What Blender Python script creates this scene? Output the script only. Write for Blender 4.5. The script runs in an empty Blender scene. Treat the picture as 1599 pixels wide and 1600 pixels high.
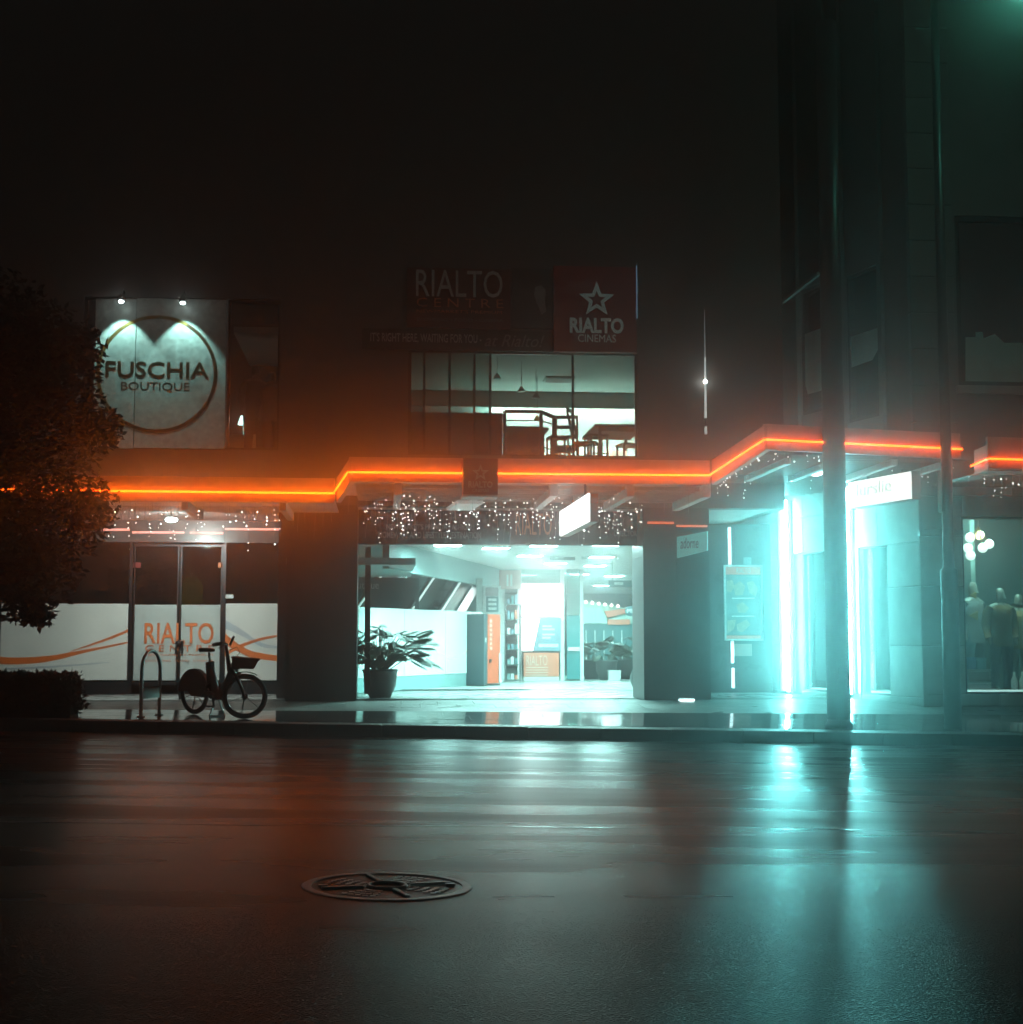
import bpy, bmesh, math, random
from mathutils import Vector, Matrix
random.seed(7)
R = math.radians
SC = bpy.context.scene
COL = SC.collection

# ------------------------------------------------------------------ camera
F = 2286.0                       # focal length in photograph pixels (1599 x 1600)
CAM = Vector((0.0, 0.0, 1.35))
TILT, YAW = R(5.0), R(5.0)       # looking up 5 degrees, turned 5 degrees to the right of the facade normal
cd = bpy.data.cameras.new('camera'); cam = bpy.data.objects.new('camera', cd); COL.objects.link(cam)
cam.location = CAM; cam.rotation_euler = (R(90) + TILT, 0, -YAW)
cd.sensor_width = 36; cd.sensor_fit = 'HORIZONTAL'; cd.lens = 36 * F / 1599.0
cd.clip_start = 0.1; cd.clip_end = 300
SC.camera = cam
# ------------------------------------------------------------------ night sky
W = bpy.data.worlds.new('World'); SC.world = W; W.use_nodes = True
wn = W.node_tree.nodes; wl = W.node_tree.links
bg = wn['Background']; sky = wn.new('ShaderNodeTexSky'); sky.sky_type = 'NISHITA'; sky.sun_disc = False
sky.sun_elevation = R(20); sky.sun_rotation = R(150)
wl.new(sky.outputs[0], bg.inputs[0]); bg.inputs[1].default_value = 0.0005
glow = wn.new('ShaderNodeBackground'); glow.inputs[0].default_value = (1.0, 0.96, 0.84, 1); glow.inputs[1].default_value = 0.034
addw = wn.new('ShaderNodeAddShader'); wl.new(bg.outputs[0], addw.inputs[0]); wl.new(glow.outputs[0], addw.inputs[1])
wl.new(addw.outputs[0], wn['World Output'].inputs[0])
# ------------------------------------------------------------------ exposure, engine
SC.view_settings.view_transform = 'Standard'; SC.view_settings.look = 'None'
SC.view_settings.exposure = 0; SC.view_settings.gamma = 1
SC.render.engine = 'CYCLES'
SC.cycles.use_denoising = True
SC.cycles.use_adaptive_sampling = True; SC.cycles.adaptive_threshold = 0.035; SC.cycles.adaptive_min_samples = 40
try: SC.cycles.denoiser = 'OPENIMAGEDENOISE'
except Exception: pass
SC.cycles.max_bounces = 5; SC.cycles.diffuse_bounces = 2; SC.cycles.glossy_bounces = 2
SC.cycles.transparent_max_bounces = 10; SC.cycles.transmission_bounces = 4; SC.cycles.volume_bounces = 0
SC.cycles.sample_clamp_indirect = 3.0; SC.cycles.caustics_reflective = False; SC.cycles.caustics_refractive = False
HAZE_DENSITY = 0.020; HAZE_G = 0.957
NEON_LAMP = 4.6         # watts per metre of neon
TUBE_L = 270.0           # radiance of the shop tubes
TEAL = (0.22, 0.92, 0.92)
COOL = (0.42, 1.0, 0.94)

# ------------------------------------------------------------------ pixel -> ray helpers (measuring the photograph)
FW = Vector((math.sin(YAW)*math.cos(TILT), math.cos(YAW)*math.cos(TILT), math.sin(TILT)))
RT = Vector((math.cos(YAW), -math.sin(YAW), 0)); UP = RT.cross(FW)
def ray(px, py): return FW + RT*((px-799.5)/F) + UP*((800-py)/F)
def P(px, py, Y):
    d = ray(px, py); return CAM + d*((Y-CAM.y)/d.y)

# ------------------------------------------------------------------ materials
MATS = {}
def mat(name, col=(.5,.5,.5), rough=.6, metal=0, noise=.12, nscale=6, bump=0, bscale=60, emit=None, es=0, spec=.5, coat=0, sample=True, rvar=0):
    if name in MATS: return MATS[name]
    m = bpy.data.materials.new(name); m.use_nodes = True; MATS[name] = m
    nt = m.node_tree; b = nt.nodes['Principled BSDF']; L = nt.links
    b.inputs['Base Color'].default_value = (*col, 1); b.inputs['Roughness'].default_value = rough
    b.inputs['Metallic'].default_value = metal; b.inputs['Specular IOR Level'].default_value = spec
    b.inputs['Coat Weight'].default_value = coat
    if emit:
        b.inputs['Emission Color'].default_value = (*emit, 1); b.inputs['Emission Strength'].default_value = es
        if not sample: m.cycles.emission_sampling = 'NONE'
    if noise or bump or rvar:
        tc = nt.nodes.new('ShaderNodeNewGeometry')
    if noise:
        n = nt.nodes.new('ShaderNodeTexNoise'); n.inputs['Scale'].default_value = nscale; n.inputs['Detail'].default_value = 5
        L.new(tc.outputs['Position'], n.inputs['Vector'])
        r = nt.nodes.new('ShaderNodeMapRange'); r.inputs[1].default_value = .25; r.inputs[2].default_value = .75
        r.inputs[3].default_value = 1-noise; r.inputs[4].default_value = 1+noise
        L.new(n.outputs[0], r.inputs[0])
        v = nt.nodes.new('ShaderNodeVectorMath'); v.operation = 'SCALE'; v.inputs[0].default_value = col
        L.new(r.outputs[0], v.inputs['Scale']); L.new(v.outputs[0], b.inputs['Base Color'])
    if rvar:
        n3 = nt.nodes.new('ShaderNodeTexNoise'); n3.inputs['Scale'].default_value = 3.1; n3.inputs['Detail'].default_value = 4
        L.new(tc.outputs['Position'], n3.inputs['Vector'])
        r3 = nt.nodes.new('ShaderNodeMapRange'); r3.inputs[1].default_value = .3; r3.inputs[2].default_value = .7
        r3.inputs[3].default_value = max(.02, rough-rvar); r3.inputs[4].default_value = rough+rvar
        L.new(n3.outputs[0], r3.inputs[0]); L.new(r3.outputs[0], b.inputs['Roughness'])
    if bump:
        n2 = nt.nodes.new('ShaderNodeTexNoise'); n2.inputs['Scale'].default_value = bscale; n2.inputs['Detail'].default_value = 3
        L.new(tc.outputs['Position'], n2.inputs['Vector'])
        bp = nt.nodes.new('ShaderNodeBump'); bp.inputs['Strength'].default_value = bump; bp.inputs['Distance'].default_value = .02
        L.new(n2.outputs[0], bp.inputs['Height']); L.new(bp.outputs[0], b.inputs['Normal'])
    return m
def glass_mat(name, tint=(.85,.95,.93), refl=1.0, rough=.03, dirt=0.0):
    if name in MATS: return MATS[name]
    m = bpy.data.materials.new(name); m.use_nodes = True; MATS[name] = m
    nt = m.node_tree; L = nt.links; nt.nodes.remove(nt.nodes['Principled BSDF']); out = nt.nodes['Material Output']
    t = nt.nodes.new('ShaderNodeBsdfTransparent'); t.inputs[0].default_value = (*tint, 1)
    g = nt.nodes.new('ShaderNodeBsdfAnisotropic'); g.inputs['Roughness'].default_value = rough; g.inputs[0].default_value = (.95,.98,.97,1)
    lw = nt.nodes.new('ShaderNodeFresnel'); lw.inputs[0].default_value = 1.5
    mu = nt.nodes.new('ShaderNodeMath'); mu.operation = 'MULTIPLY'; mu.inputs[1].default_value = refl; mu.use_clamp = True
    L.new(lw.outputs[0], mu.inputs[0])
    mx = nt.nodes.new('ShaderNodeMixShader'); L.new(mu.outputs[0], mx.inputs[0]); L.new(t.outputs[0], mx.inputs[1]); L.new(g.outputs[0], mx.inputs[2])
    last = mx
    if dirt:
        d = nt.nodes.new('ShaderNodeBsdfDiffuse'); d.inputs[0].default_value = (.5,.6,.58,1)
        m2 = nt.nodes.new('ShaderNodeMixShader'); m2.inputs[0].default_value = dirt
        L.new(last.outputs[0], m2.inputs[1]); L.new(d.outputs[0], m2.inputs[2]); last = m2
    L.new(last.outputs[0], out.inputs[0]); return m
def emis(name, col, s, sample=True): return mat(name, (.6,.6,.6), .4, noise=0, emit=col, es=s, sample=sample)

# ------------------------------------------------------------------ mesh builder
class MB:
    def __init__(s): s.v = []; s.f = []; s.sm = []
    def pts(s, vs, fs, smooth=False):
        o = len(s.v); s.v += [Vector(p) for p in vs]; s.f += [tuple(i+o for i in f) for f in fs]; s.sm += [smooth]*len(fs); return s
    def hexa(s, p): # bottom 4 ccw, top 4 ccw
        return s.pts(p, [(3,2,1,0),(4,5,6,7),(0,1,5,4),(1,2,6,5),(2,3,7,6),(3,0,4,7)])
    def box(s, x0,x1,y0,y1,z0,z1):
        return s.hexa([(x0,y0,z0),(x1,y0,z0),(x1,y1,z0),(x0,y1,z0),(x0,y0,z1),(x1,y0,z1),(x1,y1,z1),(x0,y1,z1)])
    def bar(s, a, b, w, h=None):  # square bar between two points
        a, b = Vector(a), Vector(b); h = h or w; d = (b-a).normalized()
        u = Vector((0,0,1)) if abs(d.z) < .95 else Vector((0,1,0)); x = d.cross(u).normalized(); y = x.cross(d)
        c = [(-x*w-y*h)/2, (x*w-y*h)/2, (x*w+y*h)/2, (-x*w+y*h)/2]
        return s.hexa([a+k for k in c] + [b+k for k in c])
    def tube(s, path, r, n=8, cap=True):
        path = [Vector(p) for p in path]; rs = r if isinstance(r, (list, tuple)) else [r]*len(path); vs = []; fs = []
        px = None
        for i, p in enumerate(path):
            d = (path[min(i+1, len(path)-1)]-path[max(i-1, 0)]).normalized()
            if px is None:
                u = Vector((0,0,1)) if abs(d.z) < .9 else Vector((0,1,0)); px = d.cross(u).normalized()
            px = (px - d*px.dot(d)).normalized(); y = d.cross(px)
            for k in range(n):
                a = 2*math.pi*k/n; vs.append(p + (px*math.cos(a)+y*math.sin(a))*rs[i])
        for i in range(len(path)-1):
            for k in range(n):
                k2 = (k+1) % n; fs.append((i*n+k, (i+1)*n+k, (i+1)*n+k2, i*n+k2)[::-1])
        s.pts(vs, fs, True)
        if cap:
            o = len(s.v)-len(vs)
            s.f.append(tuple(o+k for k in range(n))); s.f.append(tuple(o+(len(path)-1)*n+k for k in reversed(range(n)))); s.sm += [False, False]
        return s
    def ring(s, c, ax, Rr, r, n=32, m=8):  # torus
        c = Vector(c); ax = Vector(ax).normalized(); u = ax.orthogonal().normalized(); w = ax.cross(u); vs = []; fs = []
        for i in range(n):
            a = 2*math.pi*i/n; e = u*math.cos(a)+w*math.sin(a)
            for k in range(m):
                b = 2*math.pi*k/m; vs.append(c + e*(Rr+r*math.cos(b)) + ax*r*math.sin(b))
        for i in range(n):
            for k in range(m):
                fs.append((i*m+k, ((i+1)%n)*m+k, ((i+1)%n)*m+(k+1)%m, i*m+(k+1)%m))
        return s.pts(vs, fs, True)
    def lathe(s, c, prof, n=20, smooth=True):
        c = Vector(c); vs = []; fs = []
        for (r, z) in prof:
            for k in range(n):
                a = 2*math.pi*k/n; vs.append(c+Vector((r*math.cos(a), r*math.sin(a), z)))
        for i in range(len(prof)-1):
            for k in range(n):
                k2 = (k+1)%n; fs.append((i*n+k, i*n+k2, (i+1)*n+k2, (i+1)*n+k))
        s.pts(vs, fs, smooth); o = len(s.v)-len(vs)
        s.f.append(tuple(o+k for k in reversed(range(n)))); s.f.append(tuple(o+(len(prof)-1)*n+k for k in range(n))); s.sm += [False, False]
        return s
    def ball(s, c, r, n=8, m=6, sc=(1,1,1)):
        prof = [(max(.001, r*math.sin(math.pi*i/m)), -r*math.cos(math.pi*i/m)*sc[2]) for i in range(m+1)]
        return s.lathe(c, [(a*sc[0], b) for a, b in prof], n)
    def octa(s, c, r):
        c = Vector(c)
        return s.pts([c+Vector(d)*r for d in ((1,0,0),(0,1,0),(-1,0,0),(0,-1,0),(0,0,1),(0,0,-1))],
                     [(0,1,4),(1,2,4),(2,3,4),(3,0,4),(1,0,5),(2,1,5),(3,2,5),(0,3,5)], True)
    def build(s, name, m, parent=None, bevel=0, kind=None):
        me = bpy.data.meshes.new(name)
        xs = [v.x for v in s.v]; ys = [v.y for v in s.v]; zs = [v.z for v in s.v]
        c = Vector(((min(xs)+max(xs))/2, (min(ys)+max(ys))/2, min(zs)))
        me.from_pydata([v-c for v in s.v], [], s.f)
        me.polygons.foreach_set('use_smooth', s.sm); me.update()
        o = bpy.data.objects.new(name, me); COL.objects.link(o)
        me.materials.append(MATS[m] if isinstance(m, str) else m)
        place(o, c, parent)
        if bevel:
            b = o.modifiers.new('bevel', 'BEVEL'); b.width = bevel; b.segments = 2; b.limit_method = 'ANGLE'
        if kind: o['kind'] = kind
        return o
WL = {}
def place(o, loc, parent=None):
    WL[o.name] = Vector(loc)
    if parent: o.parent = parent; o.location = Vector(loc) - WL[parent.name]
    else: o.location = loc
    return o
def thing(name, label, cat, loc, group=None):
    o = bpy.data.objects.new(name, None); COL.objects.link(o); o.empty_display_size = .2
    place(o, loc); return tag(o, label, cat, group)
def tag(o, label, cat, group=None):
    o['label'] = label; o['category'] = cat
    if group: o['group'] = group
    return o
def struct(o): o['kind'] = 'structure'; return o

class Pl:  # a vertical plane through plan points A, B; s runs along it, d goes behind it
    def __init__(s, A, B):
        s.A = Vector((A[0], A[1], 0)); D = Vector((B[0]-A[0], B[1]-A[1], 0)); s.len = D.length; s.D = D.normalized(); s.N = Vector((-s.D.y, s.D.x, 0))
    def w(s, a, d, z): p = s.A + s.D*a + s.N*d; return Vector((p.x, p.y, z))
    def hit(s, px, py):
        r = ray(px, py); t = (s.A-CAM).dot(s.N)/r.dot(s.N); p = CAM+r*t; return (p-s.A).dot(s.D), p.z
    def at(s, px, py, d=0):
        a, z = s.hit(px, py); return s.w(a, d, z)
    def rect(s, x0, y0, x1, y1):
        xm, ym = (x0+x1)/2, (y0+y1)/2
        return s.hit(x0, ym)[0], s.hit(x1, ym)[0], s.hit(xm, y1)[1], s.hit(xm, y0)[1]
    def box(s, mb, a0, a1, z0, z1, d0, d1):
        return mb.hexa([s.w(a0,d0,z0), s.w(a1,d0,z0), s.w(a1,d1,z0), s.w(a0,d1,z0), s.w(a0,d0,z1), s.w(a1,d0,z1), s.w(a1,d1,z1), s.w(a0,d1,z1)])
    def pbox(s, mb, x0, y0, x1, y1, d0, d1):
        a0, a1, z0, z1 = s.rect(x0, y0, x1, y1); return s.box(mb, a0, a1, z0, z1, d0, d1)
    def poly(s, mb, pts, d0, d1):  # prism from (a, z) outline, clockwise or not
        n = len(pts); ar = sum(pts[i][0]*pts[(i+1)%n][1]-pts[(i+1)%n][0]*pts[i][1] for i in range(n))
        if ar < 0: pts = pts[::-1]
        v = [s.w(a, d0, z) for a, z in pts] + [s.w(a, d1, z) for a, z in pts]
        fs = [tuple(range(n)), tuple(reversed(range(n, 2*n)))] + [(i, n+i, n+(i+1)%n, (i+1)%n) for i in range(n)]
        return mb.pts(v, fs)
    def wall(s, mb, a0, a1, z0, z1, d0, d1, holes=()):
        holes = [(max(a0,h[0]), min(a1,h[1]), max(z0,h[2]), min(z1,h[3])) for h in holes]
        zs = sorted({z0, z1, *[h[2] for h in holes], *[h[3] for h in holes]})
        for zb, zt in zip(zs, zs[1:]):
            cuts = sorted((h[0], h[1]) for h in holes if h[2] < zt-1e-6 and h[3] > zb+1e-6); x = a0
            for c0, c1 in cuts:
                if c0 > x+1e-4: s.box(mb, x, c0, zb, zt, d0, d1)
                x = max(x, c1)
            if x < a1-1e-4: s.box(mb, x, a1, zb, zt, d0, d1)
        return mb
    def text(s, body, x0, y0, x1, y1, d, m, parent, name='lettering', ext=.006, bold=0, shear=0, kind=None):
        a0, a1, z0, z1 = s.rect(x0, y0, x1, y1)
        cu = bpy.data.curves.new('t', 'FONT'); cu.body = body; cu.extrude = .02; cu.offset = bold; cu.shear = shear; cu.resolution_u = 3
        to = bpy.data.objects.new('t', cu); COL.objects.link(to)
        bpy.context.view_layer.update()
        me = bpy.data.meshes.new_from_object(to.evaluated_get(bpy.context.evaluated_depsgraph_get()))
        bpy.data.objects.remove(to); 
        vs = [v.co.copy() for v in me.vertices]; fs = [tuple(p.vertices) for p in me.polygons]; bpy.data.meshes.remove(me)
        lx, hx = min(v.x for v in vs), max(v.x for v in vs); ly, hy = min(v.y for v in vs), max(v.y for v in vs)
        mb = MB(); mb.pts([s.w(a0+(v.x-lx)/(hx-lx)*(a1-a0), d - ext - v.z/.02*ext, z0+(v.y-ly)/(hy-ly)*(z1-z0)) for v in vs], fs)
        return mb.build(name, m, parent)
def YP(Y): return Pl((0, Y), (1, Y))

# ------------------------------------------------------------------ material palette
mat('facade_paint', (.14,.135,.13), .65, noise=0)
mat('dark_tile', (.055,.055,.06), .32, noise=.25, nscale=9, bump=.04, bscale=14, rvar=.08)
mat('column_tile', (.06,.058,.06), .4, noise=.2, nscale=5, bump=.05, bscale=30)
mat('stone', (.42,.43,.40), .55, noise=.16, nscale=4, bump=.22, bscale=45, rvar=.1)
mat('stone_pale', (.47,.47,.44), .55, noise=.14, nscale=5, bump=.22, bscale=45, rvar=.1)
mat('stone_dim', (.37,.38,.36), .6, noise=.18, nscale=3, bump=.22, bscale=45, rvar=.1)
mat('dark_metal', (.035,.037,.04), .35, .6, noise=.2)
mat('black_plastic', (.012,.012,.014), .35, noise=.1)
mat('rubber', (.01,.01,.01), .7, noise=.1)
mat('steel', (.55,.57,.58), .22, 1, noise=.08, rvar=.06)
mat('galvanised', (.25,.28,.28), .38, .9, noise=.15, nscale=25)
mat('white_paint', (.78,.79,.77), .5, noise=.05)
mat('grey_paint', (.24,.36,.36), .5, noise=.1)
mat('soffit_paint', (.5,.5,.48), .45, noise=.15, nscale=3)
mat('orange_print', (.75,.17,.04), .5, noise=.12, nscale=14)
mat('grey_print', (.45,.48,.5), .5, noise=.1)
mat('panel_white', (.74,.72,.66), .4, noise=.08, nscale=2)
mat('frost_print', (.46,.49,.46), .45, noise=.12, nscale=3)
mat('sign_red', (.30,.03,.024), .5, noise=.15, nscale=5)
mat('sign_maroon', (.17,.03,.015), .5, noise=.15, nscale=4)
mat('sign_black', (.02,.018,.016), .45, noise=.2)
mat('sign_grey', (.05,.052,.055), .5, noise=.2)
mat('letter_pale', (.62,.66,.64), .5, noise=.06)
mat('letter_dim', (.3,.33,.33), .5, noise=.15, nscale=20)
mat('letter_orange', (.8,.24,.07), .5, noise=.1)
mat('brass', (.36,.22,.07), .35, .7, noise=.2, nscale=12)
mat('bronze_dark', (.10,.055,.03), .4, .5, noise=.2, nscale=12)
mat('floor_tile', (.62,.63,.6), .16, noise=.08, nscale=2, rvar=.06)
mat('ceiling_paint', (.82,.82,.80), .7, noise=.04, nscale=2)
mat('wood_dark', (.06,.035,.02), .45, noise=.3, nscale=12)
mat('leaf', (.022,.045,.02), .5, noise=.3, nscale=30)
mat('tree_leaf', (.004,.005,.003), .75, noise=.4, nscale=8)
mat('bark', (.05,.04,.03), .8, noise=.3, bump=.5)
mat('pot_clay', (.06,.065,.065), .4, noise=.2, bump=.15)
mat('cloth_brown', (.16,.12,.06), .85, noise=.25, nscale=25)
mat('cloth_tan', (.3,.22,.11), .85, noise=.2, nscale=25)
mat('cloth_blue', (.05,.10,.16), .85, noise=.25, nscale=25)
mat('cloth_grey', (.16,.18,.19), .85, noise=.25, nscale=25)
mat('mannequin', (.24,.24,.22), .35, noise=.05)
mat('wire', (.35,.33,.3), .5, noise=0)
glass_mat('glass', dirt=.015); glass_mat('canopy_glass', (.75,.9,.88), dirt=.12, rough=.1)
glass_mat('dark_glass', (.35,.42,.42), 1.3, dirt=.01); glass_mat('frost_glass', (.55,.75,.72), 1, .2, dirt=.2)
glass_mat('mirror_glass', (.12,.15,.15), 2.0)

# ================================================================== SETTING
YK, YF = 20.2, 24.8
def zr(x): return -.021*(x-1.77)
def gz(x, y):
    if y <= YK: return zr(x)
    t = min(1, (y-YK)/(YF-YK)); return (zr(x)+.16)*(1-t) + .33*t

def road_material():
    m = bpy.data.materials.new('wet_asphalt'); m.use_nodes = True; nt = m.node_tree; L = nt.links; b = nt.nodes['Principled BSDF']
    g = nt.nodes.new('ShaderNodeNewGeometry'); sep = nt.nodes.new('ShaderNodeSeparateXYZ'); L.new(g.outputs['Position'], sep.inputs[0])
    def noise(scale, detail=4, sx=1, sy=1):
        mp = nt.nodes.new('ShaderNodeMapping'); mp.inputs['Scale'].default_value = (sx, sy, 1); L.new(g.outputs['Position'], mp.inputs[0])
        n = nt.nodes.new('ShaderNodeTexNoise'); n.inputs['Scale'].default_value = scale; n.inputs['Detail'].default_value = detail
        L.new(mp.outputs[0], n.inputs['Vector']); return n.outputs[0]
    def rng(x, a, b_, c, d):
        r = nt.nodes.new('ShaderNodeMapRange'); L.new(x, r.inputs[0])
        for i, v in enumerate((a, b_, c, d)): r.inputs[i+1].default_value = v
        return r.outputs[0]
    def math_(op, a, b_):
        n = nt.nodes.new('ShaderNodeMath'); n.operation = op
        for i, v in enumerate((a, b_)):
            if isinstance(v, (int, float)): n.inputs[i].default_value = v
            else: L.new(v, n.inputs[i])
        return n.outputs[0]
    wob = noise(.35, 3)
    yy = math_('ADD', sep.outputs[1], math_('MULTIPLY', math_('SUBTRACT', wob, .5), 2.5))
    far = rng(yy, 4.0, 12.5, 0, 1); far.node.interpolation_type = 'SMOOTHSTEP'                   # smooth worn lane beyond the resurfacing seam, coarse chip in front of it
    band = noise(1.0, 5, .13, 1.4)                  # long ruts and water films running along the street
    patch = noise(.9, 5, .6, 1.0)
    # colour
    c = nt.nodes.new('ShaderNodeVectorMath'); c.operation = 'SCALE'; c.inputs[0].default_value = (.016,.0155,.015)
    L.new(rng(noise(70, 3), .3, .7, .55, 1.35), c.inputs['Scale']); L.new(c.outputs[0], b.inputs['Base Color'])
    # roughness: smooth where water stands
    rf = math_('ADD', rng(band, .35, .65, .20, .36), math_('MULTIPLY', math_('SUBTRACT', patch, .5), .16))
    rn = math_('ADD', rng(patch, .3, .7, .20, .26), 0)
    mix = nt.nodes.new('ShaderNodeMix'); mix.data_type = 'FLOAT'; L.new(far, mix.inputs[0]); L.new(rn, mix.inputs[2]); L.new(rf, mix.inputs[3])
    L.new(mix.outputs[0], b.inputs['Roughness'])
    L.new(rng(math_('POWER', far, 2.2), 0, 1, .014, .42), b.inputs['Specular IOR Level']); b.inputs['IOR'].default_value = 1.5
    tg = nt.nodes.new('ShaderNodeCombineXYZ'); tg.inputs[1].default_value = 1.0; L.new(tg.outputs[0], b.inputs['Tangent']); b.inputs['Anisotropic'].default_value = .55   # water drains along the camber
    # relief
    vor = nt.nodes.new('ShaderNodeTexVoronoi'); vor.inputs['Scale'].default_value = 90; L.new(g.outputs['Position'], vor.inputs['Vector'])
    b1 = nt.nodes.new('ShaderNodeBump'); b1.inputs['Distance'].default_value = .01
    L.new(rng(sep.outputs[1], 4.5, 17, .40, .08), b1.inputs['Strength']); L.new(vor.outputs[0], b1.inputs['Height'])
    b2 = nt.nodes.new('ShaderNodeBump'); b2.inputs['Distance'].default_value = .03; b2.inputs['Strength'].default_value = .16
    L.new(noise(2.2, 5, .35, 1.3), b2.inputs['Height']); L.new(b1.outputs[0], b2.inputs['Normal'])
    L.new(b2.outputs[0], b.inputs['Normal'])
    return m
MATS['wet_asphalt'] = road_material()
mat('wet_paver', (.075,.078,.08), .09, noise=.25, nscale=7, bump=.03, bscale=5, rvar=.06)
mat('wet_paver_b', (.095,.095,.095), .11, noise=.25, nscale=7, bump=.03, bscale=5, rvar=.06)
mat('matte_paver', (.20,.20,.19), .36, noise=.2, nscale=5, bump=.10, bscale=40, rvar=.1)
mat('matte_paver_b', (.24,.235,.22), .40, noise=.2, nscale=5, bump=.10, bscale=40, rvar=.1)
mat('mortar', (.05,.05,.05), .5, noise=.2)
mat('kerb_stone', (.06,.062,.065), .45, noise=.25, nscale=9, bump=.15)

m = MB(); xs = [-45 + i*5 for i in range(19)]
for x0, x1 in zip(xs, xs[1:]):
    m.hexa([(x0,-12,zr(x0)-.25),(x1,-12,zr(x1)-.25),(x1,YK,zr(x1)-.25),(x0,YK,zr(x0)-.25),(x0,-12,zr(x0)),(x1,-12,zr(x1)),(x1,YK,zr(x1)),(x0,YK,zr(x0))])
road = struct(m.build('road', 'wet_asphalt'))
def slab(mb, x0, x1, y0, y1, dz0, dz1):
    c = [(x0,y0),(x1,y0),(x1,y1),(x0,y1)]
    return mb.hexa([(x, y, gz(x, max(y, YK+1e-4))+dz0) for x, y in c] + [(x, y, gz(x, max(y, YK+1e-4))+dz1) for x, y in c])
m = MB()
for i in range(-20, 22, 2):
    slab(m, i, i+2, YK+.3, YF, -.3, -.012)
m.box(-20, 22, YF, 25.6, -.1, .318)
footpath = struct(m.build('footpath', 'mortar'))
m = MB(); slab(m, -20, 22, YK, YK+.3, -.4, -.012)
kerb = struct(m.build('kerb', 'mortar'))
x = -12.0
while x < 14:
    m = MB(); slab(m, x+.004, x+.996, YK-.012, YK+.296, -.35, random.uniform(-.003,.003)); m.build('kerbstone', 'kerb_stone', kerb, bevel=.012); x += 1
# pavers: two glossy wet rows by the kerb, rougher rows behind
rows = [(YK+.31, .70, .75, 1), (YK+1.01, .70, .75, 1), (YK+1.71, .70, .75, 1), (YK+2.41, .73, .6, 0), (YK+3.14, .73, .6, 0), (YK+3.87, .73, .6, 0)]
for ri, (y0, dy, dx, wet) in enumerate(rows):
    x = -9.6 + (ri % 2)*dx/2
    while x < 12:
        m = MB(); slab(m, x+.003, x+dx-.003, y0+.003, y0+dy-.003, -.05, random.uniform(-.0015, .0015))
        m.build('paver', ('wet_paver','wet_paver_b')[random.random() < .4] if wet else ('matte_paver','matte_paver_b')[random.random() < .45], footpath)
        x += dx
m = MB(); m.box(-20, 22, 25.6, 29.9, -.1, .33); struct(m.build('forecourt', mat('forecourt_tile', (.22,.22,.21), .3, noise=.15, nscale=4, bump=.05, bscale=30, rvar=.1)))

mat('tar_seam', (.012,.012,.012), .14, noise=.2, nscale=20)
rs = random.Random(12)
for (y0, w0, xa, xb) in ((17.4, .05, -9, 11), (15.2, .04, -7, 12), (14.75, .03, -3, 9), (10.6, .03, -5, 7)):
    m = MB(); x = xa; y = y0
    pts = []
    while x < xb: pts.append((x, y, w0*rs.uniform(.5, 1.3))); x += .45; y += rs.uniform(-.035, .035)
    vs = []
    for (x, y, w_) in pts: vs += [(x, y-w_/2, zr(x)+.003), (x, y+w_/2, zr(x)+.003)]
    m.pts(vs, [(2*i, 2*i+2, 2*i+3, 2*i+1) for i in range(len(pts)-1)]); m.build('tar_seam', 'tar_seam', road)
m = MB()
for k in range(70):
    x, y = rs.uniform(-7, 9), rs.choice((rs.uniform(5.5, 19.8), rs.uniform(19.2, 20.1), rs.uniform(20.6, 24))); a = rs.uniform(0, 6.28); s_ = rs.uniform(.02, .045); z = gz(x, y)+.004
    u = Vector((math.cos(a), math.sin(a), rs.uniform(.0,.35))); w_ = Vector((-math.sin(a), math.cos(a), rs.uniform(0,.2)))*.45; p_ = Vector((x, y, z))
    m.pts([p_, p_+(u*.5+w_)*s_, p_+u*s_, p_+(u*.5-w_)*s_], [(0,1,2,3)])
lt = m.build('fallen_leaves', mat('wet_leaf', (.09,.05,.025), .25, noise=.3, nscale=40), kind='stuff'); lt['label'] = 'scattered small fallen leaves on the wet road and footpath'; lt['category'] = 'leaves'
# manhole cover in the near lane
mc = P(605, 1384, 8.0); mc.z = zr(mc.x)
mh = thing('manhole_cover', 'round cast iron manhole cover set in the near wet asphalt', 'manhole cover', mc)
mat('cast_iron', (.03,.028,.025), .34, .6, noise=.3, nscale=40, bump=.3, bscale=120)
zt = mc.z + .001
m = MB(); m.lathe((mc.x, mc.y, 0), [(.455, mc.z-.05), (.455, zt+.002), (.448, zt+.005), (.405, zt+.005), (.40, mc.z-.05)], 48, False); m.build('frame_ring', 'cast_iron', mh)
m = MB(); m.lathe((mc.x, mc.y, 0), [(.392, mc.z-.05), (.392, zt-.006), (.385, zt-.003)], 48, False); cov = m.build('cover_plate', 'cast_iron', mh); mh.rotation_euler = (0, math.atan(.021), 0)
for k in range(8):
    a = k*math.pi/4 + .3; m = MB()
    if k % 2 == 0:
        c0 = Vector((mc.x+math.cos(a)*.13, mc.y+math.sin(a)*.13, zt+.006)); c1 = Vector((mc.x+math.cos(a)*.36, mc.y+math.sin(a)*.36, zt+.006)); m.bar(c0, c1, .022, .010); m.build('raised_rib', 'cast_iron', cov)
    else:
        for rr in (.16, .215, .27, .325):
            for q in range(-2, 3):
                aa = a+q*.13; c_ = Vector((mc.x+math.cos(aa)*rr, mc.y+math.sin(aa)*rr, 0)); m.box(c_.x-.014, c_.x+.014, c_.y-.014, c_.y+.014, zt-.005, zt+.003)
        m.build('tread_studs', 'cast_iron', cov, kind='stuff')
m = MB(); m.ring((mc.x, mc.y, zt+.002), (0,0,1), .10, .012, 20, 6); m.build('centre_ring', 'cast_iron', cov)
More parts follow.
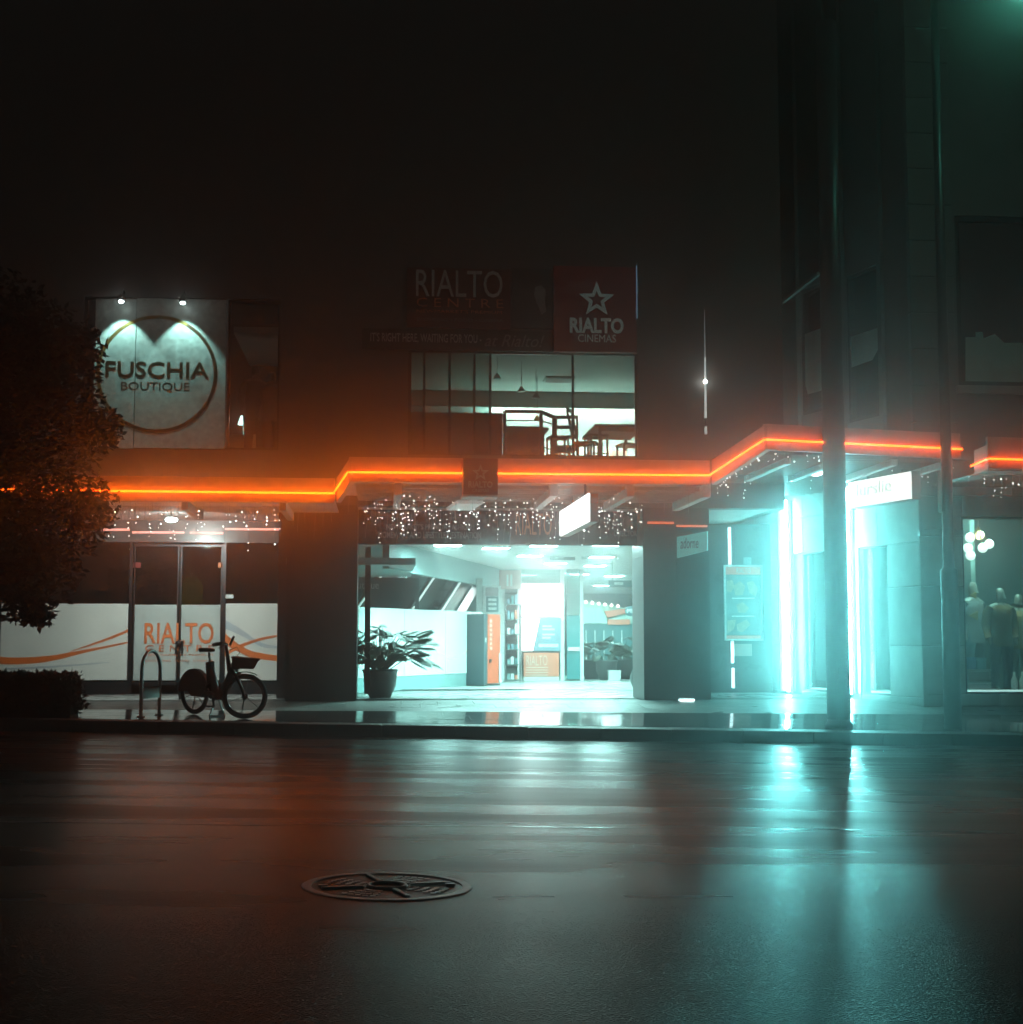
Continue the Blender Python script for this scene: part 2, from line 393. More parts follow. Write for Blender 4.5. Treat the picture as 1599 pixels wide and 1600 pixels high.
for a in (.1, 3.24):
    m = MB(); m.box(mc.x+math.cos(a)*.34-.025, mc.x+math.cos(a)*.34+.025, mc.y+math.sin(a)*.34-.02, mc.y+math.sin(a)*.34+.02, zt-.001, zt+.012); m.build('lifting_lug', 'cast_iron', cov)

# ================================================================== CINEMA BUILDING
FP = YP(YF)
bld = thing('cinema_building', 'long dark two storey cinema centre with glazed entrance under orange neon', 'building', (1.0, YF, .33))
aL, aR = -11.0, FP.hit(1222, 500)[0]
ZT = 14.5
bout = FP.rect(128, 465, 437, 702); upw = FP.rect(638, 549, 997, 712)
zc = 3.62
holes = [bout, upw]
m = MB(); FP.wall(m, aL, aR, zc, ZT, 0, .3, holes); m.build('upper_wall', 'facade_paint', bld)
# columns
for (x0, x1) in ((-190, -80), (447, 558), (1006, 1110)):
    a0 = FP.hit(x0, 950)[0]; a1 = FP.hit(x1, 950)[0]
    m = MB(); FP.box(m, a0+.012, a1-.012, .3, 3.62, .012, 1.15); c = m.build('column', 'mortar', bld)
    nz = 4; hz = (3.60-.34)/nz
    for k in range(nz):
        z0 = .34+k*hz
        for q in range(2):
            b0 = a0 + q*(a1-a0)/2
            m = MB(); FP.box(m, b0+.003, b0+(a1-a0)/2-.003, z0+.003, z0+hz-.003, 0, .011); m.build('tile', 'column_tile', c)
        for (sa, sb) in ((a0, a0+.011), (a1-.011, a1)):
            m = MB(); FP.box(m, sa, sb, z0+.003, z0+hz-.003, .014, 1.14); m.build('tile', 'column_tile', c)
# soffit slab under first floor, first floor slab
m = MB(); FP.box(m, aL, aR, 3.62, 3.75, .3, 5.4); m.build('entrance_soffit', 'soffit_paint', bld)

# ---- left shopfront (recessed)
SP = YP(28.2)
sl, sr = -11.5, SP.hit(447, 950)[0]
m = MB(); SP.box(m, sl, sr, .33, .56, 0, .2); m.build('plinth', 'dark_metal', bld)
m = MB(); SP.box(m, sl, sr, 3.20, 3.62, 0, .2); m.build('transom_panel', mat('transom', (.10,.09,.085), .3, noise=.2), bld)
for px in (0, 204, 350, 444):
    a = SP.hit(px, 950)[0]; m = MB(); SP.box(m, a-.03, a+.03, .56, 3.2, -.02, .1); m.build('mullion', 'dark_metal', bld)
for i, (x0, x1) in enumerate(((-170, -3), (3, 202), (352, 442))):
    a0 = SP.hit(x0, 950)[0]; a1 = SP.hit(x1, 950)[0]
    m = MB(); SP.box(m, a0, a1, .56, 3.2, .03, .042); m.build('pane', 'dark_glass', bld)
sidew = MB(); sidew.box(sr, sr+.15, 25.95, 29.2, .33, 3.62); sidew.build('return_wall', 'column_tile', bld)
m = MB(); m.box(-11.5, sr, 31.5, 31.7, .33, 3.6); m.build('shop_back_wall', mat('shop_back', (.06,.065,.075), .7), bld)
m = MB(); m.box(-11.5, sr, 28.4, 31.5, .2, .329); m.build('shop_floor', 'grey_paint', bld)
OS = emis('orange_reflection_glow', (1,.10,.004), 1.3)  # glowing strips stand in for orange lines reflected in the shopfront
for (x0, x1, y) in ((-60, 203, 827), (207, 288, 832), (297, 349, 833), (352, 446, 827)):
    m = MB(); SP.pbox(m, x0, y-1.6, x1, y+1.6, -.03, -.001); m.build('orange_reflection', OS, bld)
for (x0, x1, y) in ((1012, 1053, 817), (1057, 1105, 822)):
    m = MB(); FP.pbox(m, x0, y-1.5, x1, y+1.5, -.03, -.001); m.build('orange_reflection', OS, bld)
# printed screens behind the glass
def swoosh(pl, pts, widths, d, m_, parent):
    mb = MB(); pp = [pl.hit(*p) for p in pts]; n = 14; crv = []
    for i in range(n+1):
        t = i/n*(len(pp)-1); k = min(int(t), len(pp)-2); u = t-k
        g = lambda j: Vector(pp[max(0, min(len(pp)-1, j))])
        p0, p1, p2, p3 = g(k-1), g(k), g(k+1), g(k+2)
        q = .5*((2*p1)+(-p0+p2)*u+(2*p0-5*p1+4*p2-p3)*u*u+(-p0+3*p1-3*p2+p3)*u**3)
        w = widths[k]*(1-u)+widths[k+1]*u; crv.append((q, w*pl.A.y/F))
    up = [(q.x, q.y+w/2) for q, w in crv]; dn = [(q.x, q.y-w/2) for q, w in crv]
    for i in range(n): pl.poly(mb, [dn[i], dn[i+1], up[i+1], up[i]], d-.004, d)
    return mb.build('swoosh_graphic', m_, parent)
scr = thing('printed_window_screen', 'pale window screen with sweeping orange curves, left of glass doors', 'window screen', SP.at(100, 1062, .01))
m = MB(); SP.pbox(m, -170, 943, 203, 1063, .006, .026); m.build('panel', 'panel_white', scr)
swoosh(SP, [(-60, 1020), (0, 1032), (70, 1030), (140, 1016), (200, 1004)], [9, 11, 9, 4, 2], .004, 'orange_print', scr)
swoosh(SP, [(110, 1018), (150, 1005), (180, 994), (203, 984)], [1, 3, 4, 5], .004, 'orange_print', scr)
swoosh(SP, [(10, 1045), (80, 1042), (170, 1035)], [2, 3, 1], .004, 'grey_print', scr)
scr2 = thing('printed_window_screen', 'pale window screen with crossing orange bands, behind the bicycle handlebar', 'window screen', SP.at(400, 1062, .01))
m = MB(); SP.pbox(m, 351, 943, 443, 1063, .006, .026); m.build('panel', 'panel_white', scr2)
swoosh(SP, [(351, 998), (372, 1012), (396, 1023), (443, 1030)], [16, 12, 10, 8], .004, 'orange_print', scr2)
swoosh(SP, [(351, 1022), (380, 1008), (410, 998), (443, 992)], [7, 5, 4, 2], .001, 'orange_print', scr2)
swoosh(SP, [(351, 975), (380, 990), (410, 1008), (443, 1012)], [14, 9, 6, 3], .005, 'grey_print', scr2)
# double doors with lettering
dr = thing('glass_double_door', 'frosted glass double door lettered in orange, behind the hoop stand', 'door', SP.at(277, 1081, .03))
for x0, x1 in ((208, 279), (281, 347)):
    a0, a1, _, _ = SP.rect(x0, 900, x1, 1000)
    m = MB(); SP.wall(m, a0, a1, .36, 3.16, .0, .05, [(a0+.03, a1-.03, .5, 3.12)]); lf = m.build('door_leaf', 'dark_metal', dr)
    m = MB(); SP.box(m, a0+.03, a1-.03, .5, 3.12, .02, .032); m.build('pane', 'dark_glass', lf)
    m = MB(); SP.box(m, a0+.031, a1-.031, SP.hit(277,1063)[1], SP.hit(277,945)[1], .006, .018); m.build('frosted_film', 'frost_print', lf)
SP.text('RIALTO', 226, 973, 334, 1006, .003, 'orange_print', dr, bold=.01)
SP.text('C E N T R E', 227, 1008, 334, 1018, .003, 'orange_print', dr)
SP.text('NEWMARKET\'S PREMIUM', 227, 1022, 333, 1025, .003, 'orange_print', dr, ext=.002)
SP.text('SHOPPING  FOOD  CINEMA', 227, 1031, 333, 1034, .003, 'orange_print', dr, ext=.002)
for px in (276, 285):
    a, z = SP.hit(px, 1010); m = MB(); SP.box(m, a-.02, a+.02, z-.13, z+.10, -.05, -.012); m.build('handle', 'black_plastic', dr)
m = MB(); a, z = SP.hit(280, 1005); m.ball(SP.w(a, -.06, z), .055, 8, 6); m.build('padlock', 'dark_metal', dr)
o = MB(); SP.pbox(o, 351, 929, 365, 935, -.01, .02); tag(o.build('notice', 'white_paint'), 'small white notice stuck on glass above the right orange screen', 'notice')
for px, t in ((213, 'small dim red sticker on glass above the left door leaf'), (346, 'small red sticker on glass right of the door leaves')):
    o = MB(); SP.pbox(o, px-6 if px < 300 else px-5, 879, px+7 if px < 300 else px+5, 887, .0, .028); tag(o.build('sticker', 'sign_red' if px<300 else 'letter_orange'), t, 'sticker')
# yellow lantern deep in the closed shop
lp = YP(29.8)
ln = thing('yellow_lantern', 'dim yellow ribbed lantern standing inside the closed shop behind the doors', 'lantern', (lp.at(300, 985).x, 29.8, .33))
cx = lp.at(300, 940).x; zt_, zb_ = lp.hit(300, 903)[1], lp.hit(300, 950)[1]
m = MB(); m.lathe((cx, 29.8, 0), [(.13, zb_), (.20, zb_+.1), (.22, (zb_+zt_)/2), (.20, zt_-.1), (.11, zt_)], 14, False); m.build('lamp_shade', mat('yellow_shade', (.5,.42,.06), .6, noise=.2, nscale=20, emit=(.8,.62,.06), es=.10), ln)
m = MB(); m.lathe((cx, 29.8, 0), [(.2, .33), (.2, .36), (.02, .4), (.02, zb_)], 12); m.build('stand', 'dark_metal', ln)
m = MB(); m.ball((cx-.02, 29.8, zt_+.12), .05); m.tube([(cx, 29.8, zt_), (cx-.02, 29.8, zt_+.1)], .012, 6); m.build('finial', 'white_paint', ln)

# ---- boutique window and its lit sign board
r = bout
m = MB(); mid = FP.hit(356, 580)[0]
FP.wall(m, r[0], r[1], r[2], r[3], .1, .2, [(r[0]+.05, mid-.025, r[2]+.05, r[3]-.05), (mid+.025, r[1]-.04, r[2]+.05, r[3]-.05)]); bw = m.build('window', 'dark_metal', bld)
m = MB(); FP.box(m, mid+.02, r[1]-.035, r[2]+.045, r[3]-.045, .14, .152); m.build('pane', 'glass', bw)
m = MB(); FP.box(m, r[0]+.045, mid-.02, r[2]+.045, r[3]-.045, .14, .152); m.build('pane', 'dark_glass', bw)
m = MB(); FP.box(m, r[0]-.6, r[1]+.1, r[2]-.3, r[2]-.1, .31, 3.4); m.build('upper_floor', 'wood_dark', bld)
m = MB(); FP.box(m, r[0]-.6, r[1]+.1, r[2]-.1, r[3]+.3, 3.4, 3.5); m.build('boutique_back_wall', mat('boutique_back', (.10,.11,.11), .6), bld)
m = MB(); FP.box(m, r[0]-.6, r[1]+.1, r[3]+.3, r[3]+.4, .31, 3.5); m.build('boutique_ceiling', 'boutique_back', bld)
m = MB(); FP.box(m, r[1]+.03, r[1]+.1, r[2]-.1, r[3]+.29, .31, 3.39); m.build('boutique_side_wall', 'boutique_back', bld)
def foil():
    m = mat('mottled_foil', (.5,.53,.5), .38, .0, noise=.28, nscale=11, bump=.1, bscale=16); return m
foil()
bs = thing('boutique_sign', 'lit silvery boutique sign with gold ring, under two small spotlights', 'sign', FP.at(280, 700, -.03))
for x0, x1, y0 in ((148, 211.5, 468), (212.5, 353, 468)):
    m = MB(); FP.pbox(m, x0, y0, x1, 701, -.05, -.02); m.build('panel', 'mottled_foil', bs)
m = MB(); FP.pbox(m, 353.3, 466, 356, 700, -.06, -.01); m.build('edge_trim', 'steel', bs)
ca, cz = FP.hit(246, 585); rr = FP.hit(340, 585)[0]-ca
for (a0, a1, mm) in ((100, 240, 'brass'), (240, 420, 'bronze_dark'), (420, 460, 'brass')):
    m = MB(); N = 24
    for i in range(N):
        t0, t1 = R(a0+(a1-a0)*i/N), R(a0+(a1-a0)*(i+1)/N)
        FP.poly(m, [(ca+rr*math.cos(t0), cz+rr*math.sin(t0)), (ca+rr*math.cos(t1), cz+rr*math.sin(t1)), (ca+(rr-.055)*math.cos(t1), cz+(rr-.055)*math.sin(t1)), (ca+(rr-.055)*math.cos(t0), cz+(rr-.055)*math.sin(t0))], -.056, -.051)
    m.build('ring', mm, bs)
FP.text('FUSCHIA', 166, 566, 327, 591, -.052, 'bronze_dark', bs, ext=.003, bold=.012)
FP.text('BOUTIQUE', 190, 598, 297, 613, -.051, 'bronze_dark', bs, ext=.0012)
for i, (px, py) in enumerate(((195, 478), (290, 480))):
    p = FP.at(px, py, -.34)
    sp = thing('spotlight', ('left' if i == 0 else 'right')+' small round spotlight shining down over the boutique sign', 'spotlight', p, 'spotlights over the boutique sign')
    m = MB(); m.tube([p+Vector((0,.36,.22)), p+Vector((0,.2,.24)), p+Vector((0,.02,.10))], .014, 6); m.build('arm', 'dark_metal', sp)
    m = MB(); m.lathe(p, [(.03,.12), (.06,.06), (.065,.012)], 12); m.build('shade', 'dark_metal', sp)
    m = MB(); m.ball(p+Vector((0,0,-.005)), .045, 10, 6, (1,1,.6)); m.build('bulb', emis('spot_bulb', (.8,1,.95), 22), sp)
    ld = bpy.data.lights.new('spot_beam', 'SPOT'); ld.energy = 85; ld.color = (.5,1,.92); ld.spot_size = R(82); ld.spot_blend = .35; ld.shadow_soft_size = .03
    lo = bpy.data.objects.new('spot_beam', ld); COL.objects.link(lo); place(lo, p+Vector((0,0,-.06)), sp); lo.rotation_euler = (R(16), 0, 0)
    ld.specular_factor = .3

# ---- mannequin figures
def figure(name, label, pos, rz, h=1.8, coat='cloth_grey', legs='cloth_blue', cat='mannequin', group=None, headless=False, lean=0):
    t = thing(name, label, cat, pos, group); k = h/1.8; M = Matrix.Rotation(rz, 4, 'Z')
    V = [((0,0,.95),.13),((0,0,1.12),.125),((0,-.01,1.32),.15),((0,0,1.45),.12),((0,0,1.52),.05),((0,-.015,1.60),.075),((0,-.02,1.70),.088),((0,-.01,1.78),.05),
         ((-.19,0,1.43),.065),((-.25,.03,1.15),.048),((-.24,-.05,.90),.036),((-.24,-.08,.80),.03),
         ((.19,0,1.43),.065),((.25,.03,1.15),.048),((.24,-.05,.90),.036),((.24,-.08,.80),.03),
         ((-.10,0,.86),.095),((-.11,-.01,.50),.06),((-.11,.02,.10),.042),((-.12,-.13,.04),.03),
         ((.10,0,.86),.095),((.12,.01,.50),.06),((.12,.04,.10),.042),((.13,-.11,.04),.03)]
    E = [(0,1),(1,2),(2,3),(3,4),(4,5),(5,6),(6,7),(3,8),(8,9),(9,10),(10,11),(3,12),(12,13),(13,14),(14,15),(0,16),(16,17),(17,18),(18,19),(0,20),(20,21),(21,22),(22,23)]
    if headless: V = V[:5]+[((0,-.005,1.56),.04)]*0+V[5:]
    me = bpy.data.meshes.new('b'); me.from_pydata([M @ (Vector(v)*k) for v, _ in V], E, [])
    o = bpy.data.objects.new('b', me); COL.objects.link(o)
    md = o.modifiers.new('s', 'SKIN'); 
    for i, (_, rd) in enumerate(V): me.skin_vertices[0].data[i].radius = (rd*k, rd*k*(.8 if i in (1,2,3) else 1))
    me.skin_vertices[0].data[0].use_root = True
    o.modifiers.new('u', 'SUBSURF').levels = 1; bpy.context.view_layer.update()
    bm = bpy.data.meshes.new_from_object(o.evaluated_get(bpy.context.evaluated_depsgraph_get())); bpy.data.objects.remove(o)
    bm.name = 'body'; b = bpy.data.objects.new('body', bm); COL.objects.link(b); bm.materials.clear(); bm.materials.append(MATS['mannequin'])
    bm.polygons.foreach_set('use_smooth', [True]*len(bm.polygons)); place(b, pos, t)
    pos = Vector(pos)
    def loft(rings, mm, nm, n=14):
        mb = MB(); vs = []; fs = []
        for (z, rx, ry, cx_) in rings:
            for i in range(n):
                a = 2*math.pi*i/n; vs.append(pos + M @ (Vector((cx_+rx*math.cos(a), ry*math.sin(a), z))*k))
        for j in range(len(rings)-1):
            for i in range(n): fs.append((j*n+i, j*n+(i+1)%n, (j+1)*n+(i+1)%n, (j+1)*n+i))
        mb.pts(vs, fs, True); return mb.build(nm, mm, t)
    loft([(.78,.215,.155,0),(.95,.20,.15,0),(1.15,.185,.145,0),(1.34,.215,.165,0),(1.44,.20,.13,0),(1.49,.10,.085,0),(1.53,.075,.075,0)], coat, 'jacket')
    for s in (-1, 1):
        mb = MB(); mb.tube([pos + M @ (Vector(p)*k) for p in ((s*.16,0,1.42),(s*.215,.01,1.36),(s*.262,.035,1.15),(s*.25,-.04,.92))], [.08*k,.085*k,.066*k,.052*k], 10); mb.build('sleeve', coat, t)
        mb = MB(); mb.tube([pos + M @ (Vector(p)*k) for p in ((s*.09,0,.93),(s*.105,0,.80),(s*.115,0,.48),(s*.118,.03,.09))], [.11*k,.115*k,.082*k,.066*k], 10); mb.build('trouser_leg', legs, t)
    return t
up_z = bout[2]-.1
figure('mannequin', 'dark dressed mannequin in the boutique window, nearest the sign', (*FP.at(391, 640, .9).xy, up_z), .5, 1.75, 'black_plastic', 'cloth_blue', group='boutique window mannequins')
figure('mannequin', 'brown dressed mannequin at the right end of the boutique window', (*FP.at(420, 640, .75).xy, up_z), -.4, 1.6, 'cloth_tan', 'cloth_brown', group='boutique window mannequins')
wl_ = thing('boutique_lamp', 'small glowing counter lamp low in the boutique window', 'lamp', (*YP(YF+1.3).at(366, 660).xy, up_z))
bx_, by_ = wl_.location.xy
m = MB(); m.box(bx_-.5, bx_+.45, by_, by_+.4, up_z, up_z+.55); m.build('counter', 'white_paint', wl_)
m = MB(); m.lathe((bx_+.15, by_+.2, up_z+.55), [(.07,0),(.07,.02),(.015,.03),(.015,.22)], 10); m.build('stem', 'steel', wl_)
m = MB(); m.lathe((bx_+.15, by_+.2, up_z+.75), [(.11,0),(.06,.16)], 12); m.build('lamp_shade', emis('shade_glow', (.75,1,.93), 3.5), wl_)

# ---- signs over the entrance
s1 = thing('centre_name_sign', 'dim maroon billboard with pale tall lettering over the entrance', 'sign', FP.at(718, 512, -.05))
m = MB(); FP.pbox(m, 636, 421, 797, 514, -.08, -.002); m.build('board', 'sign_maroon', s1)
FP.text('RIALTO', 650, 424, 785, 466, -.082, 'letter_pale', s1, bold=.0)
FP.text('C E N T R E', 651, 468, 786, 482, -.082, 'letter_orange', s1)
FP.text('NEWMARKET\'S PREMIUM', 651, 486, 784, 491, -.082, 'letter_orange', s1, ext=.003)
FP.text('SHOPPING \u2022 FOOD \u2022 CINEMA', 651, 499, 786, 504, -.082, 'letter_dim', s1, ext=.003)
s2 = thing('slogan_banner', 'long black slogan banner under the maroon billboard', 'banner', FP.at(718, 549, -.05))
m = MB(); FP.pbox(m, 566, 516.5, 864, 548, -.06, -.002); m.build('board', 'sign_black', s2)
FP.text("IT'S RIGHT HERE, WAITING FOR YOU -", 579, 522, 752, 538, -.062, 'letter_pale', s2, bold=.012)
FP.text('at Rialto!', 757, 524, 850, 543, -.062, 'letter_dim', s2, shear=.35)
s3 = thing('photo_panel', 'dark picture panel with a pale blurred figure between the two upper signs', 'sign', FP.at(832, 514, -.05))
m = MB(); FP.pbox(m, 800, 421, 863, 514, -.07, -.002); m.build('board', 'sign_grey', s3)
m = MB(); 
def outline(pl, pts): return [pl.hit(*p) for p in pts]
FP.poly(m, outline(FP, [(836,450),(845,447),(852,455),(851,470),(853,488),(846,493),(842,482),(838,475),(834,462)]), -.075, -.071); m.build('pale_figure', 'letter_dim', s3)
s4 = thing('star_cinema_sign', 'big dark red cinema sign with hollow pale star above the window', 'sign', FP.at(930, 551, -.05))
m = MB(); FP.pbox(m, 865, 419, 993, 552, -.12, -.002); m.build('board', mat('sign_red_wash_glow', (.30,.03,.024), .5, noise=.15, nscale=5, emit=(.30,.03,.025), es=.012, sample=False), s4)  # board emission added in place of a wash of light
def star(pl, cx, cy, rout, d, m_, parent, rin=.42, sx=1.0, hollow=.5):
    a0, z0 = pl.hit(cx, cy); k = pl.hit(cx+rout, cy)[0]-a0
    o_ = [(math.sin(math.pi*i/5)*(k if i % 2 == 0 else k*rin)*sx, math.cos(math.pi*i/5)*(k if i % 2 == 0 else k*rin)) for i in range(10)]
    mb = MB()
    for i in range(10):
        p, q = o_[i], o_[(i+1) % 10]
        pl.poly(mb, [(a0+p[0], z0+p[1]), (a0+q[0], z0+q[1]), (a0+q[0]*hollow, z0+q[1]*hollow), (a0+p[0]*hollow, z0+p[1]*hollow)], d-.008, d)
    return mb.build('star_emblem', m_, parent)
mat('letter_wash_glow', (.62,.66,.64), .5, noise=0, emit=(.5,.8,.74), es=.055, sample=False)  # faint emission paints the light falling on the letters
star(FP, 931, 471, 29, -.122, 'letter_wash_glow', s4)
FP.text('RIALTO', 889, 499, 973, 523, -.122, 'letter_wash_glow', s4, bold=.035)
FP.text('CINEMAS', 902, 525, 961, 537, -.122, 'letter_wash_glow', s4)
m = MB(); a, z = FP.hit(992.5, 418); FP.box(m, a, a+.012, FP.hit(992, 500)[1], z, -.15, -.122); m.build('edge_trim', mat('blue_edge_glint', (.3,.5,.7), .2, .8, noise=0, emit=(.25,.5,.7), es=.35, sample=False), s4)  # emission paints the glint along the glass edge

# ---- upper room behind the window
r = upw
fl, cl, bkd = 4.38, 6.62, 6.3
m = MB(); FP.wall(m, r[0], r[1], r[2], r[3], .1, .17, [(r[0]+.03, r[1]-.03, r[2]+.03, r[3]-.03)]); uw = m.build('window', 'dark_metal', bld)
xsm = [641, 663, 703, 742, 767, 897]
for px in xsm:
    a = FP.hit(px, 630)[0]; m = MB(); FP.box(m, a-.02, a+.02, r[2]+.03, r[3]-.03, .11, .16); m.build('mullion', 'dark_metal', uw)
edges = [r[0]+.03] + [FP.hit(p, 630)[0] for p in xsm] + [r[1]-.03]
for i, (a0, a1) in enumerate(zip(edges, edges[1:])):
    if a1-a0 < .1: continue
    m = MB(); FP.box(m, a0+.022, a1-.022, r[2]+.032, r[3]-.032, .13, .14); m.build('pane', 'frost_glass' if i < 5 else 'glass', uw)
m = MB(); FP.pbox(m, 642, 642, 787, 711, .175, .2); m.build('red_spandrel', 'sign_maroon', uw)
m = MB(); FP.box(m, r[0]-3, r[1]+1.5, fl-.2, fl, .31, bkd+.3); m.build('upper_floor', 'wood_dark', bld)
m = MB(); FP.box(m, r[0]-3, r[1]+1.5, cl, cl+.1, .31, bkd+.3); m.build('upper_ceiling', mat('upper_ceil', (.6,.62,.6), .7, noise=.06), bld)
m = MB(); FP.box(m, r[0]-3, r[1]+1.5, fl, cl, bkd, bkd+.2); m.build('upper_back_wall', 'white_paint', bld)
aw = FP.hit(767, 630)[0]
m = MB(); FP.box(m, r[0]-1.4, r[0]-1.3, fl, cl, .31, bkd); m.build('upper_side_wall', 'grey_paint', bld)
m = MB(); FP.box(m, r[1]+1.3, r[1]+1.4, fl, cl, .31, bkd); m.build('upper_side_wall', 'grey_paint', bld)
m = MB(); FP.box(m, r[0]-1.3, r[1]+1.3, cl-.34, cl-.001, bkd-.45, bkd-.38); m.build('ceiling_bulkhead', 'grey_paint', bld)
cove = thing('wall_wash_fill', 'added unseen strip light washing the back wall of the upstairs room', 'light', FP.w((r[0]+r[1])/2+.8, bkd-.2, cl-.15))  # unseen strip, added to brighten the back wall
m = MB(); FP.box(m, aw+.2, r[1]+1.2, cl-.16, cl-.12, bkd-.3, bkd-.24); m.build('diffuser', emis('wall_wash_glow', (.86,1,.88), 75), cove)
m = MB(); FP.box(m, aw+.2, r[1]+1.2, cl-.118, cl-.08, bkd-.32, bkd-.22); m.build('housing', 'dark_metal', cove)
fw = thing('upstairs_floor_lamp', 'bright low box lamp at the right end of the upstairs window', 'lamp', FP.w(FP.hit(975, 700)[0], 1.5, fl))
m = MB(); a, z = FP.hit(976, 700); FP.box(m, a+.02, a+.30, fl+.02, fl+.42, 1.5, 1.8); m.build('lamp_box', emis('warm_box', (1,.93,.7), 2.2), fw)
m = MB(); FP.box(m, a, a+.32, fl, fl+.02, 1.48, 1.82); m.build('base', 'dark_metal', fw)
bb_ = thing('upstairs_fill_strip', 'added strip light on a low back counter, brightening the upstairs ceiling', 'light', FP.w((aw+r[1])/2, bkd-.3, fl))  # strip and counter added to throw light on the room's ceiling
m = MB(); FP.box(m, aw+.1, r[1]+1.0, fl+.82, fl+.86, bkd-.35, bkd-.2); m.build('diffuser', emis('fill_strip_glow', (.6,1,.86), 36), bb_)
m = MB(); FP.box(m, aw+.1, r[1]+1.0, fl, fl+.81, bkd-.4, bkd-.1); m.build('counter', 'white_paint', bb_)
# room furniture: tables, chairs, stools, rail
def table(label, a0, a1, d0, d1, h, name='cafe_table', legs=True, m_='wood_dark'):
    t = thing(name, label, 'table', FP.w((a0+a1)/2, (d0+d1)/2, fl))
    m = MB(); FP.box(m, a0, a1, fl+h-.05, fl+h, d0, d1); m.build('tabletop', m_, t, bevel=.01)
    for aa in (a0+.08, a1-.12):
        for dd in (d0+.08, d1-.12):
            m = MB(); FP.box(m, aa, aa+.05, fl, fl+h-.05, dd, dd+.05); m.build('leg', m_, t)
    m = MB(); FP.box(m, a0+.13, a1-.12, fl+h-.12, fl+h-.051, d0+.10, d0+.13); m.build('apron', m_, t)
    return t
A = lambda px, d: Pl((0, YF+d), (1, YF+d)).hit(px, 680)[0]
table('wide dark table at the right of the upstairs window', A(930, .6), A(1010, .6), .6, 2.3, .78)
table('dark table behind the railing, left of the upstairs chairs', A(802, 1.0), A(858, 1.0), 1.0, 1.9, .76)
table('small far table in the middle of the upstairs room', A(868, 3.2), A(905, 3.2), 3.2, 4.0, .74)
def chair(label, px, d, rz, name='ladderback_chair', seat=.46, back=.95, w=.42):
    p = FP.w(A(px, d), d, fl); t = thing(name, label, 'chair' if name != 'bar_stool' else 'stool', p, 'upstairs room seats'); M = Matrix.Rotation(rz, 3, 'Z')
    def q(x, y, z): return p + M @ Vector((x, y, z))
    m = MB(); m.hexa([q(-w/2,-w/2,seat-.04), q(w/2,-w/2,seat-.04), q(w/2,w/2,seat-.04), q(-w/2,w/2,seat-.04), q(-w/2,-w/2,seat), q(w/2,-w/2,seat), q(w/2,w/2,seat), q(-w/2,w/2,seat)]); m.build('seat', 'wood_dark', t)
    for sx in (-1, 1):
        m = MB(); m.bar(q(sx*(w/2-.02), -w/2+.02, 0), q(sx*(w/2-.03), -w/2+.03, seat-.04), .035); m.build('leg', 'wood_dark', t)
        m = MB(); m.bar(q(sx*(w/2-.02), w/2-.02, 0), q(sx*(w/2-.02), w/2-.02, seat), .035)
        if back: m.bar(q(sx*(w/2-.02), w/2-.02, seat), q(sx*(w/2-.02), w/2+.10, back), .035)
        m.build('leg', 'wood_dark', t)
    m = MB(); m.bar(q(-w/2, -w/2+.02, seat*.45), q(w/2, -w/2+.02, seat*.45), .022); m.bar(q(-w/2, w/2-.02, seat*.45), q(w/2, w/2-.02, seat*.45), .022); m.build('stretcher', 'wood_dark', t)
    if back:
        for k in range(3):
            zz = seat+.14+(back-seat-.17)*k/2; y_ = w/2-.02+.12*(zz-seat)/(back-seat); m = MB(); m.bar(q(-w/2+.02, y_, zz), q(w/2-.02, y_, zz), .025, .06); m.build('back_slat', 'wood_dark', t)
chair('tall ladderback chair tucked beside the wide upstairs table', 916, .75, 1.2, back=1.08)
chair('dark bar stool under the left edge of the wide upstairs table', 932, .95, .2, 'bar_stool', .62, 0, .36)
chair('dark bar stool left of the tall ladderback chair', 872, .7, .1, 'bar_stool', .55, 0, .36)
chair('ladderback chair facing away near the middle of the upstairs window', 886, 1.3, 3.0, back=.98)
chair('chair at the far right end of the wide upstairs table', 985, .9, -1.4, back=.95)
chair('chair half hidden behind the upstairs railing', 828, 1.9, .4, back=.9)
rl = thing('stair_railing', 'dark upstairs railing with glazed panels left of the chairs', 'railing', FP.w(A(826, .5), .5, fl))
zt2 = FP.hit(820, 638)[1]+.02
for px, d in ((789, .45), (846, .45), (866, .9)):
    m = MB(); a = A(px, d); FP.box(m, a-.03, a+.03, fl, zt2, d, d+.06); m.build('post', 'wood_dark', rl)
m = MB(); m.bar(FP.w(A(789,.45), .48, zt2), FP.w(A(846,.45), .48, zt2), .07, .05); m.bar(FP.w(A(846,.45), .48, zt2), FP.w(A(868,.95), .95, zt2-.03), .07, .05); m.build('handrail', 'wood_dark', rl)
for k in (.16, .62):
    m = MB(); m.bar(FP.w(A(789,.45), .48, zt2-k), FP.w(A(846,.45), .48, zt2-k), .018); m.bar(FP.w(A(846,.45), .48, zt2-k), FP.w(A(866,.9), .93, zt2-k), .018); m.build('wire_rail', 'steel', rl)
m = MB(); FP.box(m, A(792,.45), A(843,.45), fl+.1, fl+.7, .47, .49); m.build('panel', 'wood_dark', rl)
